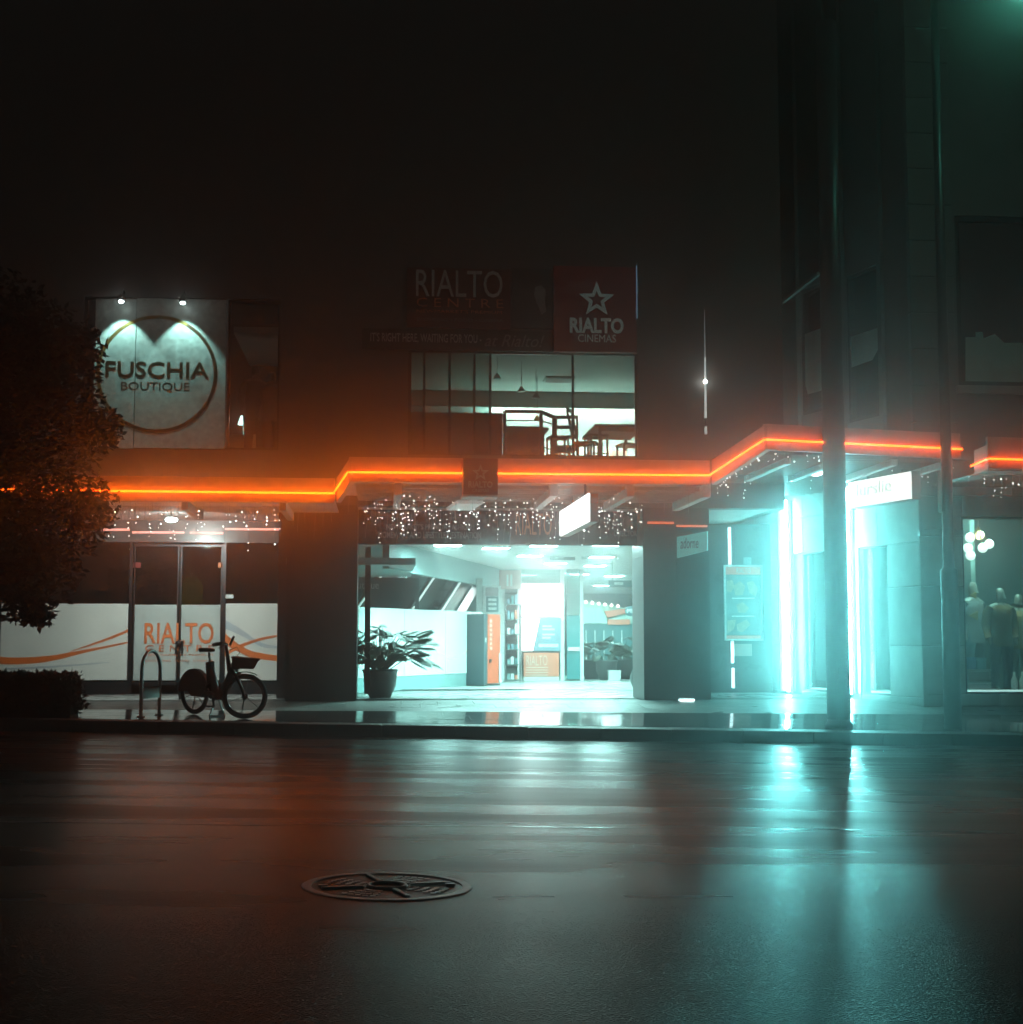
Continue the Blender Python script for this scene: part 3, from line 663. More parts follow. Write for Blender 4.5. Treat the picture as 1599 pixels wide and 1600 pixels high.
for i, (px, py, d) in enumerate(((815, 610, 2.5), (838, 620, 3.2), (777, 590, 2.0), (840, 655, 4.2))):
    pp = FP.w(A(px, d), d, 0); zz = Pl((0,YF+d),(1,YF+d)).hit(px, py)[1]
    t = thing('pendant_lamp', ['unlit dark pendant lamp hanging high, left of the upstairs window centre', 'second dark pendant lamp, hanging deeper in the upstairs room', 'pale pendant lamp nearest the frosted upstairs panes', 'yellowish pendant lamp low behind the upstairs railing'][i], 'pendant lamp', (pp.x, pp.y, zz), 'upstairs pendant lamps')
    m = MB(); m.tube([(pp.x, pp.y, zz+.1), (pp.x, pp.y, cl-.001)], .006, 5); m.build('cord', 'dark_metal', t)
    m = MB(); m.lathe((pp.x, pp.y, zz), [(.075,-.03),(.06,.02),(.02,.08)], 12); m.build('lamp_shade', 'yellow_shade' if i == 3 else ('letter_pale' if i == 2 else 'dark_metal'), t)
for i, (px, py) in enumerate(((880, 606), (874, 577))):
    d = (cl-1.35)/((1000-py)/F) - YF + .6; a = A(px, d)
    t = thing('ceiling_vent', ['dark square vent in the upstairs ceiling near the back', 'dark square vent in the upstairs ceiling near the window'][i], 'vent', FP.w(a, d, cl-.04))
    m = MB(); FP.wall(m, a-.3, a+.3, 0, 0.001, 0, 1); m = MB(); FP.box(m, a-.3, a+.3, cl-.03, cl-.001, d-.3, d+.3); m.build('frame', 'grey_paint', t)
    for k in range(5): m = MB(); FP.box(m, a-.26, a+.26, cl-.045, cl-.031, d-.24+k*.1, d-.18+k*.1); m.build('slat', 'dark_metal', t)
ul = thing('upstairs_ceiling_light', 'small square ceiling light near the right of the upstairs window', 'ceiling light', FP.w(A(955, 1.2), 1.2, cl))
a = A(955, 1.2); m = MB(); FP.box(m, a-.11, a+.11, cl-.05, cl-.001, 1.1, 1.3); m.build('diffuser', 'letter_pale', ul); m = MB(); FP.box(m, a-.15, a+.15, cl-.03, cl-.002, 1.06, 1.0999); m.build('frame', 'dark_metal', ul)

# ================================================================== ENTRANCE HALL
HP = YP(25.4)
hz = .34; cz_ = 3.12
x0h, x1h = HP.hit(558, 950)[0], HP.hit(1006, 950)[0]
# header over the opening
hd = thing('entrance_header_sign', 'wide dark header with faint pale lettering over the glazed entrance', 'sign', HP.at(780, 850))
zb = HP.hit(780, 851)[1]; xs3 = [558, 797, 868, 1006]
for i, mm in enumerate(('sign_grey', 'sign_maroon', 'sign_grey')):
    m = MB(); HP.box(m, HP.hit(xs3[i], 820)[0]+.004, HP.hit(xs3[i+1], 820)[0]-.004, zb, 3.6, 0, .2); m.build('board', mm, hd)
HP.text("NEWMARKET'S PREMIUM FASHION,", 604, 819, 739, 829, -.002, 'letter_dim', hd, bold=.01)
HP.text('HOMEWARE AND LIFESTYLE DESTINATION', 592, 831, 752, 841, -.002, 'letter_dim', hd, bold=.01)
HP.text('RIALTO', 806, 802, 862, 836, -.002, 'letter_orange', hd)
HP.text('DIRECTORY', 960, 829, 1000, 838, -.002, 'letter_dim', hd)
# shell
m = MB(); m.box(sr+.16, 11, 29.9, 56, .0, hz); m.build('hall_floor', 'floor_tile', bld)
m = MB(); m.box(-3, 3.0, 29.86, 29.9, .33, .352); m.build('threshold', 'dark_metal', bld)
bA = Pl((P(622, 851, 26.8).x, 26.8), (P(782, 890, 36.4).x, 36.4))   # bulkhead line
m = MB(); m.pts([(bA.A.x-.3, 25.62, cz_), (5.0, 25.62, cz_), (10.6, 56, cz_), (bA.w(bA.len,0,0).x, 56, cz_), (*bA.w(bA.len,0,0).xy, cz_), (*bA.A.xy, cz_)], [(0,1,2,3,4,5)]);
vs = [v.copy() for v in m.v]; m.pts([v+Vector((0,0,.12)) for v in vs], [(5,4,3,2,1,0)]); m.f[0] = m.f[0][::-1]; m.build('hall_ceiling', 'ceiling_paint', bld)
m = MB(); bA.box(m, -.6, bA.len, 2.62, cz_+.3, 0, .12); m.build('bulkhead', 'grey_paint', bld)
m = MB(); m.box(sr+.16, bA.A.x+.3, 25.62, 30.5, 2.66, 2.78); m.build('low_ceiling', 'grey_paint', bld)
m = MB(); m.box(sr+.16, bA.w(bA.len,0,0).x, 38, 38.2, hz, 7.0); m.build('hall_back_wall', mat('hall_teal', (.16,.22,.22), .6), bld)
m = MB(); m.box(sr+.16, 11, 55.8, 56, hz, cz_); m.build('hall_end_wall', 'white_paint', bld)
hsw = Pl((10.4, 56), (4.85, 25.98)); m = MB(); hsw.box(m, .3, hsw.len, hz, cz_, -.2, 0); m.build('hall_side_wall', 'white_paint', bld)
m = MB(); m.box(sr+.16, bA.w(bA.len,0,0).x, 30.5, 38.2, 6.9, 7.0); m.build('void_ceiling', 'grey_paint', bld)
m = MB(); HP.pbox(m, 569.5, 852, 578.5, 1086, .4, .55); m.build('door_post', 'dark_metal', bld)
m = MB(); HP.box(m, HP.hit(558.5,950)[0], HP.hit(569,950)[0], .35, zb, .47, .48); m.build('side_pane', 'glass', bld)
# diagonal hoarding with swoosh
wpl = Pl((P(560, 1000, 28.3).x, 28.3), (P(754, 1000, 33.2).x, 33.2))
hb = thing('white_hoarding', 'white indoor hoarding with faint orange arc, behind the potted plant', 'hoarding', wpl.w(wpl.len/2, 0, hz))
zt3 = 1.98
for k in range(3):
    m = MB(); wpl.box(m, wpl.len*k/3+.004, wpl.len*(k+1)/3-.004, .62, zt3, 0, .08); m.build('panel', 'white_paint', hb)
m = MB(); wpl.box(m, 0, wpl.len, hz, .612, .01, .09); m.build('skirting', 'grey_paint', hb)
pp = [wpl.hit(*p) for p in ((672, 1000), (684, 1020), (702, 1029), (722, 1024), (742, 1005), (750, 985))]
m = MB()
for (p, q) in zip(pp, pp[1:]): wpl.poly(m, [(p[0], p[1]-.02), (q[0], q[1]-.02), (q[0], q[1]+.02), (p[0], p[1]+.02)], -.006, -.001)
m.build('arc_graphic', mat('orange_faint', (.8,.5,.4), .5, noise=.1), hb)
m = MB(); m.box(*[P(749, 980, 33.5).x-.07, P(749, 980, 33.5).x+.07], 33.4, 33.55, hz, 2.75); m.build('white_post', 'white_paint', bld)
# dark shop fascia deep left
dp = YP(33.0)
fs_ = thing('shop_fascia', 'dark teal shop fascia with pale lettering deep at the hall\'s left', 'sign', dp.at(600, 952))
m = MB(); dp.pbox(m, 552, 903, 655, 958, 0, .1); m.build('board', mat('teal_board', (.06,.10,.11), .5), fs_)
dp.text('boutique', 545, 908, 592, 924, -.002, 'letter_pale', fs_)
m = MB(); dp.box(m, dp.hit(552,930)[0], dp.hit(655,930)[0], hz, dp.hit(600,958)[1], .03, .1); m.build('lower_wall', 'grey_paint', fs_)
# escalator
es = thing('escalator', 'steel and glass escalator rising behind the white indoor hoarding', 'escalator', (P(690, 1000, 34).x-1.2, 33.2, hz))
def esc_side(px, py, Y0, nm):
    p1 = P(px, py, Y0); d = Vector((.71, 1.55, 1.05)).normalized()
    b = p1 - d*((p1.z-hz-.25)/d.z); e = p1 + d*(1.9/d.z*.8)
    m = MB(); m.bar(b, e, .10, .30); m.build('skirt', 'steel', es)
    m = MB(); n = Vector((0,0,.75)); t = d.cross(Vector((0,0,1))).normalized()*.006
    m.hexa([b-t+Vector((0,0,.16)), b+t+Vector((0,0,.16)), e+t+Vector((0,0,.16)), e-t+Vector((0,0,.16)), b-t+n, b+t+n, e+t+n, e-t+n]); m.build('balustrade_pane', 'frost_glass', es)
    m = MB(); m.tube([b+n-d*.25-Vector((0,0,.1)), b+n+Vector((0,0,.03)), e+n+Vector((0,0,.03))], .045, 8); m.build('handrail', 'black_plastic', es)
    m = MB(); m.bar(b+n-Vector((0,0,.08)), e+n-Vector((0,0,.08)), .05, .035); m.build('lit_trim', emis('esc_light', (.7,1,.95), 1.6), es)
    return b, e
b1, e1 = esc_side(676, 950, 34.0, 'a'); b2, e2 = esc_side(718, 955, 34.6, 'b'); esc_side(592, 950, 33.6, 'c')
for k in range(14):
    t = k/13; a, b = b1.lerp(e1, t), b2.lerp(e2, t); m = MB(); m.bar(a+Vector((.08,0,-.02)), b+Vector((-.08,0,-.02)), .24, .16); m.build('step', 'galvanised', es)
# red kiosk and notice
kp = Pl((P(762, 1000, 32.4).x, 32.4), (P(782, 1000, 32.9).x, 32.9))
kk = thing('red_kiosk', 'tall orange red vending kiosk with dark side beside the white hoarding', 'kiosk', kp.w(.15, .3, hz))
zt4 = 1.92
m = MB(); kp.box(m, 0, kp.len, hz+.05, zt4, 0, .02); m.build('front_panel', mat('kiosk_red', (.62,.10,.04), .4, noise=.12), kk)
m = MB(); kp.box(m, -.17, -.002, hz+.03, zt4, .0, .5); m.build('side_panel', mat('kiosk_dark', (.04,.07,.08), .4), kk)
m = MB(); kp.box(m, kp.len-.07, kp.len, hz+.06, 1.05, -.03, -.002); m.build('dispenser', 'white_paint', kk)
m = MB(); kp.box(m, -.17, kp.len, hz, hz+.03, 0, .5); m.build('base', 'dark_metal', kk)
m = MB(); kp.box(m, .08, .16, .85, .93, -.02, -.001); m.build('coin_slot', 'dark_metal', kk)
for k in range(7):
    m = MB(); kp.box(m, .10, .20, 1.80-.1*k-.06, 1.80-.1*k, -.006, -.001); m.build('print_mark', mat('pink_print', (.7,.42,.36), .5), kk)
m = MB(); kp.box(m, -.10, -.06, 1.30, 1.40, -.006, -.001); m.build('keypad', 'white_paint', kk)
np_ = YP(33.3)
nt_ = thing('wall_directory', 'framed directory notice on the wall above the red kiosk', 'notice board', np_.at(769, 958))
m = MB(); np_.pbox(m, 755, 915, 783, 1060, .03, .12); m.build('wall_panel', 'white_paint', nt_)
m = MB(); np_.pbox(m, 759, 918, 779, 931, 0, .028); m.build('header', mat('mauve', (.42,.32,.33), .5), nt_)
m = MB(); np_.pbox(m, 760, 932, 779, 956, .005, .028); m.build('board', mat('slate', (.10,.16,.18), .5), nt_)
for k in range(3):
    m = MB(); np_.pbox(m, 763, 935+k*7, 776, 939+k*7, -.002, .004); m.build('print_mark', 'white_paint', nt_)
# glass screen wall with posters
GP = YP(36.5)
gw = thing('glass_screen', 'white framed glass screen across the hall, behind the bright poster', 'glass screen', GP.at(850, 1062))
for px in (786, 812, 879, 909):
    m = MB(); a = GP.hit(px, 980)[0]; GP.box(m, a-.05, a+.05, hz, cz_, 0, .08); m.build('mullion', 'white_paint', gw)
for p, q in ((787, 811), (813, 878), (880, 908)):
    m = MB(); GP.box(m, GP.hit(p,980)[0]+.03, GP.hit(q,980)[0]-.03, hz, cz_, .03, .04); m.build('pane', 'glass', gw)
pz = thing('lightbox_poster', 'glowing white lightbox poster with grey peak, brightest thing in the hall', 'poster', GP.at(845, 1018, -.1))
m = MB(); GP.pbox(m, 816, 912, 876, 964, -.1, -.01); m.build('lit_face', emis('poster_glow', (.9,1,.96), 6), pz)
m = MB(); GP.poly(m, outline(GP, [(840,948),(853,930),(861,948)]), -.108, -.102); m.build('grey_peak', mat('peak', (.45,.47,.45), .6, noise=0, emit=(.8,.85,.8), es=.55, sample=False), pz)
m = MB(); GP.poly(m, outline(GP, [(816,966),(843,966),(832,1017),(816,1017)]), -.1, -.01); m.build('lit_wedge', emis('poster_glow', (.9,1,.96), 6), pz)
m = MB(); GP.poly(m, outline(GP, [(843.5,966),(876,966),(876,1017),(832.5,1017)]), -.1, -.01); bl = m.build('blue_field', mat('poster_blue', (.16,.26,.31), .5, noise=.05), pz)
for (x0, y0, x1, y1) in ((847,977,862,980), (847,982,866,985), (847,990,866,993), (847,995,860,998), (841,1006,872,1011)):
    m = MB(); GP.pbox(m, x0, y0, x1, y1, -.108, -.102); m.build('print_line', 'white_paint', bl)
rp = thing('red_rialto_panel', 'red panel with white lettering below the glowing poster', 'sign', GP.at(845, 1056, -.1))
m = MB(); GP.pbox(m, 818, 1020, 873, 1057, -.1, -.01); m.build('board', mat('panel_coral', (.68,.2,.12), .5), rp)
GP.text('RIALTO', 822, 1024, 855, 1040, -.102, mat('pinkish', (.8,.6,.52), .5), rp)
for k in range(4): m = MB(); GP.pbox(m, 821, 1042+k*4, 856, 1043.6+k*4, -.106, -.101); m.build('print_line', 'pinkish', rp)
m = MB(); GP.pbox(m, 818, 1057.5, 873, 1064, -.1, -.01); m.build('kick_plate', 'white_paint', rp)
dd = thing('teal_door', 'teal glass door with white push bar right of the glowing poster', 'door', GP.at(896, 1060, -.06))
m = MB(); GP.pbox(m, 885.5, 962, 906, 1061, -.07, -.03); m.build('lower_leaf', mat('teal_leaf', (.05,.20,.21), .3), dd)
m = MB(); GP.pbox(m, 885.5, 888, 906, 961, -.06, -.05); m.build('upper_pane', 'frost_glass', dd)
m = MB(); GP.pbox(m, 887, 1011, 905, 1017, -.12, -.072); m.build('push_bar', 'white_paint', dd)
ds = thing('display_shelf', 'tall glass display shelf of small goods left of the glowing poster', 'shelf', YP(35).at(800, 1065))
sp_ = YP(35)
for px in (790, 813): m = MB(); a = sp_.hit(px, 990)[0]; sp_.box(m, a-.02, a+.02, hz, 2.2, 0, .04); m.build('upright', 'steel', ds)
for k in range(6):
    m = MB(); a0, a1 = sp_.hit(790, 990)[0], sp_.hit(813, 990)[0]; sp_.box(m, a0+.02, a1-.02, hz+.05+k*.36, hz+.07+k*.36, 0, .3); m.build('shelf_board', 'frost_glass', ds)
    for q in range(3):
        hgt = random.uniform(.1, .26); aa = a0+.05+q*.09; m = MB(); sp_.box(m, aa, aa+.065, hz+.072+k*.36, hz+.072+k*.36+hgt, .05, .15); m.build('goods', random.choice(['teal_leaf','white_paint','grey_paint','panel_coral','poster_blue']), ds)
ip = thing('pink_pillar_sign', 'pink wall sign with two white bars above the display shelf', 'sign', sp_.at(798, 920))
m = MB(); sp_.pbox(m, 782, 890, 816, 920, .32, .4); m.build('board', mat('pale_pink', (.62,.36,.33), .5), ip)
for px in (795, 801): m = MB(); sp_.pbox(m, px-1.5, 897, px+1.5, 915, .31, .318); m.build('white_bar', 'white_paint', ip)
# corridor right: shopfronts, signs, plants
CP = YP(42)
ks = thing('corridor_shop', 'far corridor shop with dark window and coral fascia bands', 'shopfront', CP.at(960, 1050))
m = MB(); CP.pbox(m, 912, 975, 1010, 1052, .1, .3); m.build('window', mat('shop_dark_teal', (.06,.16,.17), .3), ks)
m = MB(); CP.poly(m, outline(CP, [(912,938),(1010,955),(1010,974),(912,974)]), .12, .3); m.build('fascia', mat('mint', (.5,.68,.62), .5), ks)
m = MB(); CP.poly(m, outline(CP, [(945,955),(978,951),(980,958),(950,965)]), .02, .1); m.build('coral_band', 'panel_coral', ks)
m = MB(); CP.pbox(m, 950, 968, 985, 976, .02, .09); m.build('coral_band', 'panel_coral', ks)
for k in range(5): m = MB(); CP.pbox(m, 916+k*14, 985, 917.5+k*14, 1050, .06, .099); m.build('mullion', 'white_paint', ks)
for k in range(6):
    m = MB(); c = CP.at(915+k*10, 941+k*1.2, -.1); m.ball(c, .05, 8, 5); m.build('fascia_lamp', emis('warm_bulb', (1,.92,.75), 4), ks)
sgn = thing('round_hanging_sign', 'round dark sign jutting out beside the corridor, right', 'sign', YP(31).at(985, 955))
c = YP(31).at(985, 955); m = MB(); m.lathe((0,0,0), [(.11,-.02),(.11,.02)], 24, False)
m.v = [Vector((v.x, v.z, v.y))+c for v in m.v]; m.f = [f[::-1] for f in m.f]; m.build('disc', mat('slate', (.10,.16,.18)), sgn)
m = MB(); m.bar(c+Vector((.11,0,0)), c+Vector((.42,0,0)), .03); m.build('bracket', 'dark_metal', sgn)
YP(31).text('ME', 980, 951, 990, 958, -.03, 'white_paint', sgn)
vb = thing('vertical_banner', 'narrow white vertical banner with black print at the corridor\'s right edge', 'banner', YP(30.6).at(996, 1046))
vp = YP(30.6); m = MB(); vp.pbox(m, 990, 972, 1004, 1045, 0, .03); m.build('board', emis('banner_glow', (.9,1,.97), .9, False), vb)
for k in range(11):
    x = random.uniform(991, 995); y = 975+k*6.2; m = MB(); vp.pbox(m, x, y, random.uniform(998, 1003), y+random.uniform(2, 4.2), -.006, -.001); m.build('print_mark', 'black_plastic', vb)
m = MB(); vp.pbox(m, 996, 1046, 997.5, 1066, .01, .03); m.build('stand', 'dark_metal', vb)
for i, (x0, y0, x1, y1, Y, lb) in enumerate(((860, 863, 899, 875, 31, 'left dark hanging direction sign near the hall ceiling'), (910, 861, 965, 873, 31, 'right dark hanging direction sign with orange end near the hall ceiling'), (952, 907, 1004, 917, 33, 'long dark hanging sign at the corridor\'s right'))):
    pl = YP(Y); hs = thing('hanging_direction_sign', lb, 'sign', pl.at((x0+x1)/2, y1))
    m = MB(); pl.pbox(m, x0, y0, x1, y1, 0, .08); m.build('board', 'teal_board', hs)
    m = MB(); pl.pbox(m, x0+8, y0+2.5, x0+22, y1-3, -.008, -.001); m.build('print_mark', 'letter_pale', hs)
    if i == 1:
        m = MB(); pl.pbox(m, 955, 862, 964, 872, -.012, -.002); m.build('orange_end', 'panel_coral', hs)
        m = MB(); pl.pbox(m, 938, 866, 951, 871.5, -.008, -.001); m.build('print_mark', 'letter_pale', hs)
    for px in (x0+6, x1-6):
        p = pl.at(px, y0, .04); m = MB(); m.tube([p, (p.x, p.y, cz_)], .008, 5); m.build('hanger', 'steel', hs)
# ceiling lights of the hall
LI = 0
def panel_light(px, Y, w, l, s, label):
    p = YP(Y).at(px, 880); t = thing('recessed_ceiling_light', label, 'ceiling light', (p.x, Y, cz_), 'entrance hall ceiling lights')
    m = MB(); m.box(p.x-w/2, p.x+w/2, Y-l/2, Y+l/2, cz_-.012, cz_-.004); m.build('diffuser', emis('hall_panel', (.55,1,.95), 115), t)
    ld = bpy.data.lights.new('downlight', 'AREA'); ld.shape = 'RECTANGLE'; ld.size = w; ld.size_y = l; ld.spread = R(150); ld.energy = math.pi*s*w*l; ld.color = COOL
    lo = bpy.data.objects.new('downlight', ld); COL.objects.link(lo); place(lo, (p.x, Y, cz_-.02), t)
    m = MB()
    for (a, b, c, d) in ((-w/2-.03,w/2+.03,-l/2-.03,-l/2), (-w/2-.03,w/2+.03,l/2,l/2+.03), (-w/2-.03,-w/2,-l/2,l/2), (w/2,w/2+.03,-l/2,l/2)): m.box(p.x+a, p.x+b, Y+c, Y+d, cz_-.02, cz_-.001)
    m.build('frame', 'white_paint', t)
HALL = 290
for i, (px, Y, lb) in enumerate(((700, 27.2, 'leftmost front'), (775, 28.0, 'second front'), (850, 27.2, 'middle front'), (950, 26.9, 'right front'), (828, 30.5, 'middle, second row'), (940, 30.8, 'right, second row'), (868, 33.5, 'middle, third row'), (930, 34.5, 'right, third row'), (905, 39, 'middle, far row'), (960, 40, 'right, far row'), (940, 47, 'farthest'))):
    panel_light(px, Y, .5, .5, HALL, lb+' square light in the entrance hall ceiling')
vl = thing('void_wall_light', 'linear light high in the escalator void', 'light', (-2.5, 35.5, 6.6))
m = MB(); m.box(-4.0, -1.2, 34.5, 34.8, 6.7, 6.76); m.build('diffuser', emis('void_light', (.4,1,.93), 120), vl); m = MB(); m.box(-4.05, -1.15, 34.45, 34.85, 6.762, 6.9); m.build('housing', 'white_paint', vl)

# ---- plants
def leaf_mesh(nm, L=.34, fing=9):
    mb = MB()
    mb.pts([(0,0,0),(-.03*L,.15*L,0),(0,.95*L,-.05*L),(.03*L,.15*L,0)], [(0,1,2,3)])
    for i in range(fing):
        for s in (-1, 1):
            t = .12+.8*i/(fing-1); ln = L*(.62-.42*abs(t-.45)); a = R(70-45*t); b = Vector((0, L*t, -.04*t*L)); d = Vector((s*math.sin(a), math.cos(a), -.25)).normalized(); w = Vector((-d.y*s, d.x*s, 0))*L*.10
            mb.pts([b, b+d*ln*.5+w*.9, b+d*ln+Vector((0,0,-.03*L)), b+d*ln*.5-w*.9], [(0,1,2,3)])
    me = bpy.data.meshes.new(nm); me.from_pydata(mb.v, [], mb.f); me.materials.append(MATS['leaf']); return me
LEAF = leaf_mesh('leaf')
def potted(name, label, base, hgt, spread, n, pot_r=.26, pot_h=.55, bias=(0,0), seed=1, lscale=1.0, cat='plant', group=None):
    rnd = random.Random(seed); base = Vector(base); t = thing(name, label, cat, base, group)
    m = MB(); m.lathe(base, [(pot_r*.62,0),(pot_r*.95,pot_h*.45),(pot_r,pot_h*.9),(pot_r*1.06,pot_h*.92),(pot_r*1.06,pot_h),(pot_r*.92,pot_h),(pot_r*.9,pot_h*.9)], 20); m.build('pot', 'pot_clay', t)
    m = MB(); m.lathe(base, [(pot_r*.88,pot_h*.8),(pot_r*.88,pot_h*.88)], 16); m.build('soil', 'bark', t)
    for i in range(n):
        a = rnd.uniform(0, 2*math.pi); rad = spread*math.sqrt(rnd.uniform(.05, 1)); zz = pot_h + hgt*rnd.uniform(.25, 1)*(1-.35*(rad/spread)**2)
        tip = base + Vector((math.cos(a)*rad+bias[0]*rnd.uniform(.2,1), math.sin(a)*rad*.8+bias[1], zz)); root = base+Vector((math.cos(a)*.06, math.sin(a)*.06, pot_h*.85))
        mid = root.lerp(tip, .5)+Vector((0,0,.12*hgt))
        m = MB(); m.tube([root, mid, tip], [.010,.008,.005], 5); st = m.build('stem', 'leaf', t)
        o = bpy.data.objects.new('leaf', LEAF); COL.objects.link(o); place(o, tip, t)
        out = math.atan2(tip.y-base.y, tip.x-base.x)
        o.rotation_euler = (rnd.uniform(-.6,.5), rnd.uniform(-.5,.5), out-math.pi/2+rnd.uniform(-.5,.5)); k = lscale*rnd.uniform(.75,1.25); o.scale = (k,k,k)
pp_ = YP(26.3)
pb = pp_.at(594, 1083); potted('potted_plant', 'big leafy split-leaf plant in dark pot by the left entrance column', (pb.x, 26.3, .33), .82, .72, 95, .30, .5, (.10, 0), 3, .82)
for i, (px, Y, h, s, n, lb) in enumerate(((925, 38, .7, .45, 14, 'leftmost corridor plant'), (948, 37, .6, .4, 14, 'corridor plant in a round pot beside the white box'), (976, 38, .9, .5, 18, 'tall corridor plant left of the vertical banner'))):
    b = YP(Y).at(px, 1055); potted('potted_plant', lb+' in the bright hall', (b.x, Y, hz), h, s, n, .28, .5, seed=10+i, group='corridor plants')
bx = YP(36.4).at(961, 1055); m = MB(); m.box(bx.x-.15, bx.x+.15, 36.4, 36.6, hz, hz+.22); m.box(bx.x-.16, bx.x+.16, 36.39, 36.61, hz+.222, hz+.25); tag(m.build('white_box', 'white_paint'), 'small white lidded box on the hall floor between corridor plants', 'box')
b = YP(30.2).at(998, 1066); m = MB(); m.lathe((b.x-.02, 30.1, hz), [(.10,0),(.16,.12),(.18,.26),(.14,.36),(.15,.38)], 18); tag(m.build('planter_jar', 'pot_clay'), 'round grey planter jar at the foot of the vertical banner', 'planter')

# ================================================================== CORNER BUILDING (right)
RP = YP(23.6)
sA, sB = P(1203, 950, 28.2), P(1440, 950, 23.6)
SPn = Pl((sA.x, sA.y), (sB.x, sB.y))
cb = thing('corner_building', 'pale stone corner building with shop windows right of the entrance', 'building', (sB.x+2, 23.6, .1))
ZL = [RP.hit(1480, y)[1] for y in (1104, 1085, 1009, 916, 838, 828, 742)]; zbase = -.15
rwin = RP.rect(1507, 808, 1760, 1085); a0f = RP.hit(1440, 950)[0]; a1f = a0f+6.5
def block(pl, a0, a1, z0, z1, parent, d0=0.0, d1=.07, mm=None):
    m = MB(); pl.box(m, a0+.004, a1-.004, z0+.004, z1-.004, d0+random.uniform(-.003,.003), d1); return m.build('stone_block', mm or random.choice(['stone','stone_pale','stone_dim']), parent, bevel=.012)
m = MB(); RP.wall(m, a0f+.05, a1f, zbase, ZL[6], .05, .4, [rwin]); gw_ = m.build('ground_wall', 'mortar', cb)
lev = [zbase]+ZL[:4]+[ZL[4]]
for z0, z1 in zip(lev, lev[1:]):
    if z0 < rwin[2]-.01:
        n = 5
        for k in range(n): block(RP, a0f+(a1f-a0f)*k/n, a0f+(a1f-a0f)*(k+1)/n, z0, z1, gw_)
    else: block(RP, a0f, rwin[0], z0, z1, gw_)
zq_ = rwin[3]
m = MB(); RP.box(m, a0f-.02, rwin[0], ZL[4]+.004, ZL[5]-.004, -.06, .06); m.build('string_course', 'stone_dim', gw_)
m = MB(); RP.box(m, a0f, rwin[0]-.004, ZL[5]+.004, max(zq_, ZL[5])+.34, 0, .06); m.build('stone_block', 'stone', gw_, bevel=.01)
zq = rwin[3]
m = MB(); RP.box(m, rwin[0]+.0, a1f, zq+.004, zq+.34, 0, .06); m.build('stone_lintel', 'stone_pale', gw_, bevel=.01)
for k in range(4): block(RP, a0f+(a1f-a0f)*k/4, a0f+(a1f-a0f)*(k+1)/4, max(zq, ZL[5])+.345, ZL[6]+.25, gw_)
m = MB(); RP.wall(m, rwin[0], rwin[1], rwin[2], rwin[3], .06, .14, [(rwin[0]+.04, rwin[1]-.04, rwin[2]+.04, rwin[3]-.04)]); w = m.build('shop_window', 'dark_metal', cb)
m = MB(); RP.box(m, rwin[0]+.03, rwin[1]-.03, rwin[2]+.03, rwin[3]-.03, .09, .10); m.build('pane', 'glass', w)
m = MB(); RP.box(m, rwin[0]+.04, rwin[1]-.04, rwin[2]+.04, rwin[2]+.07, .18, .22); m.build('lit_sill', emis('sill_glow', (.7,1,.97), 1.3), w)
m = MB(); RP.box(m, rwin[0]-.1, a1f, rwin[2]-.1, rwin[2]-.0, .3, 2.3); m.build('display_floor', 'wood_dark', cb)
m = MB(); RP.box(m, rwin[0]-.1, a1f, rwin[2], 3.9, 2.3, 2.4); m.build('display_back_wall', mat('display_teal', (.05,.085,.09), .6), cb)
m = MB(); RP.box(m, rwin[0]-.12, rwin[0]-.02, rwin[2], 3.9, .41, 2.3); m.build('display_side_wall', 'display_teal', cb)
m = MB(); RP.box(m, rwin[0]-.1, a1f, 3.9, 4.0, .41, 2.4); m.build('display_ceiling', 'display_teal', cb)
# side face along the recess
zS = ZL[6]+.25
pxs = {'stone_a': (1205, 1234), 'win_a': (1252, 1294), 'stone_b': (1296, 1343), 'win_b': (1345, 1387), 'stone_c': (1388, 1440)}
ss = {k: (SPn.hit(v[0], 950)[0], SPn.hit(v[1], 950)[0]) for k, v in pxs.items()}
zw0, zw1 = .40, SPn.hit(1366, 853)[1]
hA = (ss['win_a'][0], ss['win_a'][1], zw0, zw1); hB = (ss['win_b'][0], ss['win_b'][1], zw0, zw1)
m = MB(); SPn.wall(m, ss['stone_a'][0]+.02, SPn.len-.03, zbase, zS, .05, .3, [hA, hB]); sw = m.build('recess_wall', 'mortar', cb)
lv = [zbase, .40, ZL[2], ZL[3], ZL[4]-.02, zw1] if zw1 > ZL[4] else [zbase, .40, ZL[2], ZL[3], zw1]
lv = sorted(set(lv))
for z0, z1 in zip(lv, lv[1:]):
    for key in ('stone_a', 'stone_b', 'stone_c'):
        block(SPn, ss[key][0], ss[key][1], z0, z1, sw)
    if z1 <= .41:
        for key in ('win_a', 'win_b'): block(SPn, ss[key][0]-.02, ss[key][1]+.02, z0, z1, sw)
for z0, z1 in ((zw1, (zw1+zS)/2), ((zw1+zS)/2, zS)):
    for k in range(4): block(SPn, ss['stone_a'][0]+(SPn.len-ss['stone_a'][0])*k/4, ss['stone_a'][0]+(SPn.len-ss['stone_a'][0])*(k+1)/4, z0, z1, sw)
for h in (hA, hB):
    m = MB(); SPn.wall(m, h[0], h[1], h[2], h[3], .06, .13, [(h[0]+.03, h[1]-.03, h[2]+.03, h[3]-.03)]); w = m.build('shop_window', 'dark_metal', cb)
    m = MB(); SPn.box(m, h[0]+.02, h[1]-.02, h[2]+.02, h[3]-.02, .09, .10); m.build('pane', glass_mat('dull_glass', (.9,.97,.95), .02, .15), w)
    m = MB(); SPn.box(m, h[0]+.03, h[1]-.03, h[2]+.03, h[2]+.06, .16, .20); m.build('lit_sill', 'sill_glow', w)
